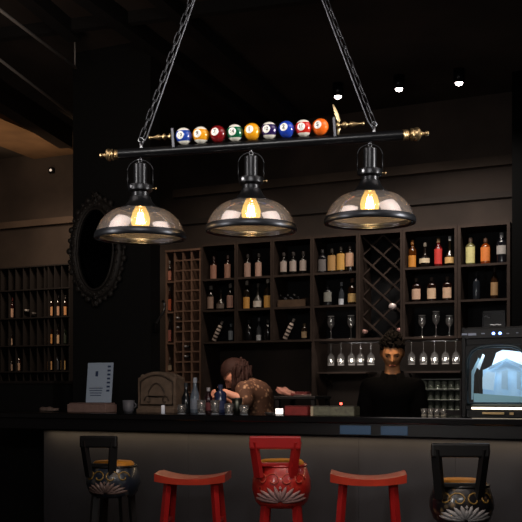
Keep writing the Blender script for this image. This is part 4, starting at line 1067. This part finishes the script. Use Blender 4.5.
# ================================================================ THE CHANDELIER
FY = F/350.0                                            # depth where 350 px = 1 m
def fp(px, py, dy=0.): return Vector(((px-CX)/350.0, FY+dy, ZC+(HY-py)/350.0))
sl = (22.0)/320.0
def bary(px): return 154.4-(px-118)*sl*.985
P0 = fp(118, bary(118)); P1 = fp(404, bary(404))
t = thing('chandelier', 'black bar chandelier with three glass-shaded lamps hung on two chains', 'chandelier', P0.copy())
O = P0
RB = .0142
bm = nb(); cyl(bm, P0-O, P1-O, RB, seg=24); obj('bar', bm, mat('bar_black', '0d0d0f', .3, .3), t, 'auto')
dirx = (P1-P0).normalized()
for s, P in ((-1, P0), (1, P1)):
    m, _ = axis_m(P-O, P-O+dirx*s); fs = .68 if s < 0 else .92
    prof = [(0, -.004), (.016, -.004), (.0165, .000), (.0145, .003), (.0165, .006), (.0145, .009), (.0165, .012), (.013, .015), (.011, .017), (.011, .019), (.018, .021), (.0185, .027), (.0165, .030), (.019, .033),
            (.0205, .040), (.019, .046), (.012, .051), (.007, .054), (.0055, .060), (.005, .064), (.0075, .067), (.0085, .071), (.0065, .076), (0, .078)]
    prof = [(r_*(.86 if s < 0 else .95), z_*fs) for r_, z_ in prof]; bm = nb(); lathe(bm, prof, 24, m); obj('end_finial', bm, brass, t, 'auto', label='brass turned end finial')
# ball stops
for s, px in ((-1, 173.2), (1, 334)):
    p = fp(px, bary(px))-O; top = p+Vector((0, 0, .056))
    bm = nb(); box(bm, p+Vector((0, 0, .033)), (.008, .03, .056), Matrix.Rotation(-math.atan(sl), 3, 'Y'), .001); obj('ball_stop', bm, mat('stop_grey', '3c3c40', .35, .7), t)
    q = p+Vector((s*.004, 0, .033+.008)); m, _ = axis_m(q, q+dirx*s)
    L = 1.0 if s < 0 else 1.25
    prof = [(r_*1.2, z_) for r_, z_ in [(0, 0), (.007, .001*L), (.008, .005*L), (.004, .008*L), (.003, .014*L), (.007, .018*L), (.0085, .022*L), (.005, .026*L), (.0035, .030*L), (.007, .034*L), (.0065, .040*L), (.004, .048*L), (.003, .058*L), (.0045, .061*L), (.0045, .065*L), (0, .067*L)]]
    bm = nb(); lathe(bm, prof, 16, m); obj('stop_finial', bm, brass, t, True)
p = fp(338, bary(338))-O
bm = nb(); pts = [p+Vector((.004*math.sin(q*.45)-.0*q+(-.002*(q/4)**2 if q > 4 else 0), .012, .018+.0095*q)) for q in range(10)]
tube(bm, pts, .004, 10, rs=[.003, .0045, .006, .0055, .005, .0055, .006, .005, .0035, .0012]); obj('curved_blade', bm, ivory, t, True, label='upright pale brass blade behind the right stop')
# chains and cords
apex = fp(256, -163)
def chain(px, s):
    a = fp(px, bary(px)-4)-O; top = apex+Vector((s*.02, 0, 0))-O
    # eye bolt
    bm = nb(); cyl(bm, a-Vector((0, 0, .006)), a+Vector((0, 0, .018)), .0045, seg=10)
    tube(bm, [a+Vector((.007*math.cos(q*PI/6), 0, .025+.007*math.sin(q*PI/6))) for q in range(12)], .0022, 6, True)
    tube(bm, [a+Vector((.014*math.cos(q*PI/8)*.5, 0, .004+.0)) for q in range(2)], .001, 4)
    obj('eye_bolt', bm, steel, t, True)
    st = a+Vector((0, 0, .029)); d = top-st; L = d.length; dn = d.normalized(); pitch = .029; n = int(L/pitch)
    side = dn.cross(Vector((0, 1, 0))).normalized(); fr = dn.cross(side).normalized()
    bm = nb()
    hl, hw, rr = .0182, .0058, .0017
    for i in range(n):
        c = st+dn*(pitch*(i+.5)); ax = (side*.92+fr*.39).normalized() if i % 2 == 0 else (fr*.92-side*.39).normalized(); pts = []
        for q in range(14):
            al = 2*PI*q/14; x = hw*math.cos(al); z = (hl-hw)*(1 if math.sin(al) > 0 else -1 if math.sin(al) < 0 else 0)+hw*math.sin(al)
            pts.append(c+ax*x+dn*z)
        tube(bm, pts, rr, 6, True)
    obj('chain', bm, chain_metal, t, True)
    # cord running beside the chain
    off = Vector((.0085*(1 if s < 0 else -1), -.006, 0))
    bm = nb(); b0 = a+Vector((0, 0, .006))
    pts = [b0]+[b0+(top-b0)*f+off for f in (.03, .2, .5, .8, .97)]+[top]
    tube(bm, pts, .0019, 8); obj('power_cord', bm, mat('cord', '55555a', .35, .5), t, True)
chain(141, -1); chain(374, 1)
bm = nb(); az = (apex-O).z
m = Matrix.Translation((apex.x-O.x, 0, 0))
top = CEIL-O.z
lathe(bm, [(0, az-.01), (.03, az-.008), (.055, az+.006), (.06, az+.02), (.06, az+.03), (.008, az+.032), (.008, top), (0, top)], 24, m); obj('canopy_rod', bm, satin_black, t, True)

fil_m = mat('filament', 'ffd890', .4, emit='ffd080', es=60)
bulb_em = bpy.data.materials.new('bulb_glow'); bulb_em.use_nodes = True; nt = bulb_em.node_tree; nt.nodes.clear()
out = nt.nodes.new('ShaderNodeOutputMaterial'); em = nt.nodes.new('ShaderNodeEmission'); tr = nt.nodes.new('ShaderNodeBsdfTransparent'); ad = nt.nodes.new('ShaderNodeAddShader')
em.inputs[0].default_value = (*hx('ffc860'), 1); em.inputs[1].default_value = 1.1
g = nt.nodes.new('ShaderNodeBsdfGlossy'); g.inputs['Roughness'].default_value = .05; mx = nt.nodes.new('ShaderNodeMixShader'); mx.inputs[0].default_value = .06
nt.links.new(em.outputs[0], ad.inputs[0]); nt.links.new(tr.outputs[0], mx.inputs[1]); nt.links.new(g.outputs[0], mx.inputs[2]); nt.links.new(mx.outputs[0], ad.inputs[1]); nt.links.new(ad.outputs[0], out.inputs[0])
U_ = 1/350.0
def lamp(px, which):
    c = fp(px, bary(px)); T = Matrix.Translation(c-O) @ Matrix.Rotation(math.radians(1.8), 4, 'X')   # hangs a touch askew
    def LP(prof, seg=40): 
        bm = nb(); lathe(bm, [(r*U_, -(y+(2.6 if y > 40.2 else 0))*U_) for r, y in prof], seg, T); return bm
    # y is px below the bar axis
    body = obj('lamp_socket', LP([(0, 10.2), (4.2, 10.2), (6.8, 11.5), (6.8, 31.8), (11.8, 32.0), (12.2, 33), (12.2, 37.5), (11.0, 38.6), (8.6, 39.6), (8.6, 40.5), (10.2, 41.2), (10.6, 43), (12, 46), (15.2, 49.8), (20.5, 52.8), (20.2, 53.6), (14, 51.4), (9, 46), (0, 44)]), satin_black, t, 'auto', label=which+' lamp, black metal socket with flared collar')
    bm = nb(); m2 = T
    tube(bm, [T @ Vector((12.6*U_*math.cos(q*PI/14), 0, -(18-11.0*math.sin(q*PI/14))*U_)) if 0 < q < 14 else T @ Vector((12.6*U_*(1 if q == 0 else -1), 0, -18*U_)) for q in range(15)], .0018, 8)
    for s in (-1, 1): cyl(bm, T @ Vector((s*12.6*U_, 0, -18*U_)), T @ Vector((s*12.4*U_, 0, -35*U_)), .0018, seg=8)
    obj('harp', bm, black_metal, body, True)
    bm = nb(); tube(bm, [T @ Vector((.0052*math.cos(q*PI/6), 0, -.0215+.0052*math.sin(q*PI/6))) for q in range(12)], .0019, 6, True)
    cyl(bm, T @ Vector((0, 0, -.010)), T @ Vector((0, 0, -.0165)), .003, seg=8); cyl(bm, T @ Vector((0, 0, -.026)), T @ Vector((0, 0, -.031)), .004, seg=8)
    obj('hook', bm, steel, body, True)
    bm = nb(); q0 = T @ Vector((-7.2*U_, -8.3*U_, -35*U_)); cyl(bm, q0, q0+Vector((-.0022, -.003, 0)), .0042, seg=14); obj('screw', bm, steel, body, 'auto')
    bm = nb(); q0 = T @ Vector((11*U_, -1*U_, -35.5*U_)); cyl(bm, q0, q0+Vector((.010, 0, 0)), .0016, seg=8); sphere(bm, q0+Vector((.0125, 0, 0)), .0036, 10); obj('thumb_screw', bm, brass, body, True)
    gp = [(20.2, 53.2), (25, 54.2), (30.5, 57), (35.5, 61.2), (39.5, 66.2), (42.3, 71.5), (44, 76.6)]
    obj('glass_shade', LP(gp, 64), shade_glass, body, True)
    obj('shade_rim', LP([(43.9, 76.4), (45.0, 77.0), (46.0, 79.5), (46.2, 82.2), (45.6, 83.4), (43.6, 83.6), (42.9, 83.4), (43.5, 78)], 64), mat('rim_black', '2c2d31', .34, .8), body, 'auto')
    obj('shade_lip', LP([(43.3, 77.2), (42.9, 80.2), (42.4, 83.2), (40.4, 82.6), (40.2, 81.8), (42.1, 81.0), (42.6, 77.2)], 64), mat('lip_steel', '4e5057', .22, 1), body, True)
    bm = nb()
    zb = -53*U_
    lathe(bm, [(.009, zb+.012), (.011, zb+.004), (.0155, zb-.004), (.0225, zb-.018), (.0275, zb-.036), (.0265, zb-.050), (.019, zb-.062), (.007, zb-.067), (0, zb-.068)], 24, T); obj('bulb', bm, bulb_em, body, True)
    bm = nb()
    n = 9
    for i in range(n):
        a = 2*PI*i/n; a2 = a+PI/n
        for p, q in ((Vector((.0065*math.cos(a), .0065*math.sin(a), zb-.018)), Vector((.0125*math.cos(a2), .0125*math.sin(a2), zb-.050))),
                     (Vector((.0125*math.cos(a2), .0125*math.sin(a2), zb-.050)), Vector((.0065*math.cos(a+2*PI/n), .0065*math.sin(a+2*PI/n), zb-.018)))):
            cyl(bm, T @ p, T @ q, .0006, seg=5)
    obj('filament', bm, fil_m, body, True)
    bm = nb(); cyl(bm, T @ Vector((0, 0, zb-.004)), T @ Vector((0, 0, zb-.03)), .002, seg=6); cyl(bm, T @ Vector((0, 0, zb+.015)), T @ Vector((0, 0, zb-.002)), .0095, seg=16); obj('bulb_base', bm, brass, body, True)
    l = bpy.data.lights.new('bulb_light', 'POINT'); l.energy = 1.6; l.color = (1, .70, .36); l.shadow_soft_size = .012
    lo = bpy.data.objects.new('bulb_light', l); C.objects.link(lo); lo.location = c+Vector((0, 0, zb-.03))
for px, w in ((140.2, 'left'), (251, 'middle'), (370, 'right')): lamp(px, w)

# ---------------------------------------------------------------- billiard balls
def ballmat(name, col, stripe):
    m = bpy.data.materials.new('ball_'+name); m.use_nodes = True; nt = m.node_tree; b = nt.nodes['Principled BSDF']
    b.inputs['Roughness'].default_value = .12; b.inputs['Coat Weight'].default_value = .6; b.inputs['Coat Roughness'].default_value = .03
    c = hx(col); tc = nt.nodes.new('ShaderNodeTexCoord')
    if stripe:
        sx = nt.nodes.new('ShaderNodeSeparateXYZ'); ab = nt.nodes.new('ShaderNodeMath'); ab.operation = 'ABSOLUTE'
        lt = nt.nodes.new('ShaderNodeMath'); lt.operation = 'LESS_THAN'; lt.inputs[1].default_value = .0244*.60
        mx = nt.nodes.new('ShaderNodeMix'); mx.data_type = 'RGBA'; mx.inputs['A'].default_value = (*hx('efe9da'), 1); mx.inputs['B'].default_value = (*c, 1)
        nt.links.new(tc.outputs['Object'], sx.inputs[0]); nt.links.new(sx.outputs['Z'], ab.inputs[0]); nt.links.new(ab.outputs[0], lt.inputs[0])
        nt.links.new(lt.outputs[0], mx.inputs['Factor']); nt.links.new(mx.outputs['Result'], b.inputs['Base Color'])
    else:
        ns = nt.nodes.new('ShaderNodeTexNoise'); ns.inputs['Scale'].default_value = 30
        r = nt.nodes.new('ShaderNodeValToRGB'); r.color_ramp.elements[0].color = (*[x*.93 for x in c], 1); r.color_ramp.elements[1].color = (*c, 1)
        nt.links.new(tc.outputs['Object'], ns.inputs['Vector']); nt.links.new(ns.outputs['Fac'], r.inputs['Fac']); nt.links.new(r.outputs['Color'], b.inputs['Base Color'])
    return m
disc_m = mat('ball_disc', 'f4f0e6', .15, coat=.5); ink = mat('ball_ink', '141414', .3)
def text_bm(s, size):
    cu = bpy.data.curves.new('txt', 'FONT'); cu.body = s; cu.size = size; cu.align_x = 'CENTER'; cu.align_y = 'CENTER'; cu.offset = size*.02; cu.resolution_u = 3
    o = bpy.data.objects.new('txt', cu); C.objects.link(o); bpy.context.view_layer.update()
    dg = bpy.context.evaluated_depsgraph_get(); me = o.evaluated_get(dg).to_mesh(); bm = nb(); bm.from_mesh(me); o.evaluated_get(dg).to_mesh_clear()
    bpy.data.objects.remove(o); bpy.data.curves.remove(cu); bm.verts.ensure_lookup_table()
    bmesh.ops.subdivide_edges(bm, edges=bm.edges[:], cuts=1)
    return bm
BALLS = [('10', '24429c', 1, 'blue-striped'), ('9', 'e89a1c', 1, 'yellow-orange striped'), ('7', '7a1418', 0, 'solid maroon'), ('14', '0e5a3a', 1, 'green-striped'),
         ('1', 'f0a018', 0, 'solid yellow'), ('12', '2a1a4c', 1, 'dark purple striped'), ('2', '1f3fa8', 0, 'solid blue'), ('11', 'c42a1c', 1, 'red-striped'), ('5', 'ee6a1e', 0, 'solid orange')]
BR = .0243
perp = dirx.cross(Vector((0, 1, 0)));  perp = perp if perp.z > 0 else -perp
s0 = (fp(184.6, bary(184.6))-P0).length; s1 = (fp(321.4, bary(321.4))-P0).length
for i, (num, col, st, desc) in enumerate(BALLS):
    c = P0+dirx*(s0+(s1-s0)*i/8)+perp*(RB+BR)
    bm = nb(); bmesh.ops.create_uvsphere(bm, u_segments=48, v_segments=32, radius=BR)
    o = obj('billiard_ball', bm, ballmat(num, col, st), None, True)
    o.location = c; o.rotation_euler = Euler((math.radians(random.uniform(4, 9) if st else 0), math.radians(random.uniform(-3, 3)), math.radians(-22+random.uniform(-4, 4))))
    tag(o, '%s billiard ball numbered %s on the chandelier bar' % (desc, num), 'ball', 'billiard balls on the chandelier bar')
    # number disc: spherical cap facing -y, slightly up
    tilt = Matrix.Rotation(math.radians(-4), 4, 'X')
    R90 = Matrix.Rotation(PI/2, 4, 'X')
    bm = nb(); ca = math.asin(.47); prof = [(BR*1.004*math.sin(ca*q/6), BR*1.004*math.cos(ca*q/6)) for q in range(7)]
    lathe(bm, prof, 28, tilt @ R90); d = obj('number_disc', bm, disc_m, o, True)
    bm = text_bm(num, .0165 if len(num) == 1 else .0135)
    for v in bm.verts:
        x, y = v.co.x, v.co.y; v.co = Vector((x, y, math.sqrt(max(0, (BR*1.012)**2-x*x-y*y))))
    bmesh.ops.transform(bm, matrix=tilt @ R90, verts=bm.verts[:]); obj('numeral', bm, ink, d)

# ================================================================ LIGHT
def look(loc, tgt): return (Vector(tgt)-Vector(loc)).to_track_quat('-Z', 'Y').to_euler()
fc = fp(258, 180)
L1 = (1.75, 2.1, 2.05); area('key_right', L1, look(L1, fc), .08, .5, 11.0, (1, .97, .93), math.radians(100))
L2 = (-1.9, 1.7, 2.0); area('key_left', L2, look(L2, fc), .25, .8, 8.0, (1, .96, .92), math.radians(100))
L3 = (-.1, .6, 2.6); area('key_front', L3, look(L3, fp(255, 140)), 1.1, .35, 5.0, (1, .97, .94), math.radians(80))
area('top_left', (-1.3, 2.0, 3.0), look((-1.3, 2.0, 3.0), fp(200, 220)), 1.5, .9, 2.6, (1, .90, .86), math.radians(90))
area('top_right', (1.3, 2.0, 3.0), look((1.3, 2.0, 3.0), fp(320, 215)), 1.5, .9, 2.6, (1, .90, .86), math.radians(90))
# warm pool on the lit ceiling beam at the far left
l = bpy.data.lights.new('beam_wash', 'SPOT'); l.energy = 120; l.spot_size = math.radians(50); l.spot_blend = 1; l.color = (1, .7, .42)
lo = bpy.data.objects.new('beam_wash', l); C.objects.link(lo); a = onc(-20, 118); lo.location = (a.x-.3, a.y-.6, 2.0); lo.rotation_euler = look(lo.location, onc(5, 128))
p = B(U(40, 6.8), 6.9, 3.3); area('left_wall_fill', p, look(p, B(U(20, WV), WV, 2.9)), .6, .3, 4.5, (1, .74, .52), math.radians(130))  # added fill, no fitting: brightens the left wall
p = Vector((-1.6, 4.2, 2.6)); area('ceiling_fill', p, look(p, (-2.2, 6.0, CEIL)), .8, .8, 5, (1, .8, .66), math.radians(150))  # added upward fill that lifts the left part of the ceiling
# shelf fill from above the bar (unseen area lights over the work aisle, no fittings)
for px, e, c in ((200, 2.9, (1, .82, .66)), (300, 2.6, (1, .84, .70)), (400, 5.2, (1, .88, .78)), (480, 6.5, (1, .9, .82)), (60, 6.5, (1, .78, .58))):
    p = B(U(px, 6.9), 6.9, 3.5); area('shelf_fill', p, look(p, B(U(px, BV), BV, 2.0)), .5, .15, e, c, math.radians(110))
for a, b in ((325, 375), (408, 458)):  # added small fills that bring out the hanging glasses
    p = B(U((a+b)/2, BV-.25), BV-.25, 1.56); area('glass_fill', p, look(p, B(U((a+b)/2, BV), BV+.1, 1.60)), .5, .02, .45, (1, .9, .82), math.radians(100))
# stools / counter front
for px, e in ((120, 1.2), (280, 3.4), (430, 2.7)):
    p = B(U(px, 3.3), 3.3, 3.2); area('stool_light', p, look(p, B(U(px, SV), SV, .75)), .6, .6, e, (1, .82, .7), math.radians(70))
# staff faces
p = B(U(385, 5.2), 5.15, 2.4); area('staff_light', p, look(p, B(pu, PVt, 1.55)), .2, .2, .9, (1, .72, .45), math.radians(30))
p = B(U(225, 5.4), 5.2, 2.2); area('staff_light', p, look(p, B(wu-.1, WVt, 1.35)), .2, .2, 2.2, (1, .75, .6), math.radians(60))

w = bpy.data.worlds.new('World'); bpy.context.scene.world = w; w.use_nodes = True
w.node_tree.nodes['Background'].inputs[0].default_value = (*hx('c8b8b0'), 1); w.node_tree.nodes['Background'].inputs[1].default_value = .042

sc = bpy.context.scene
sc.view_settings.view_transform = 'Standard'; sc.view_settings.look = 'None'; sc.view_settings.exposure = 0
cam = bpy.data.cameras.new('camera'); cam.sensor_width = 36; cam.lens = 36*F/522; cam.shift_y = (HY-261)/522; cam.clip_start = .05; cam.clip_end = 60
co = bpy.data.objects.new('camera', cam); C.objects.link(co); co.location = (0, 0, ZC); co.rotation_euler = (PI/2, 0, 0)
sc.camera = co
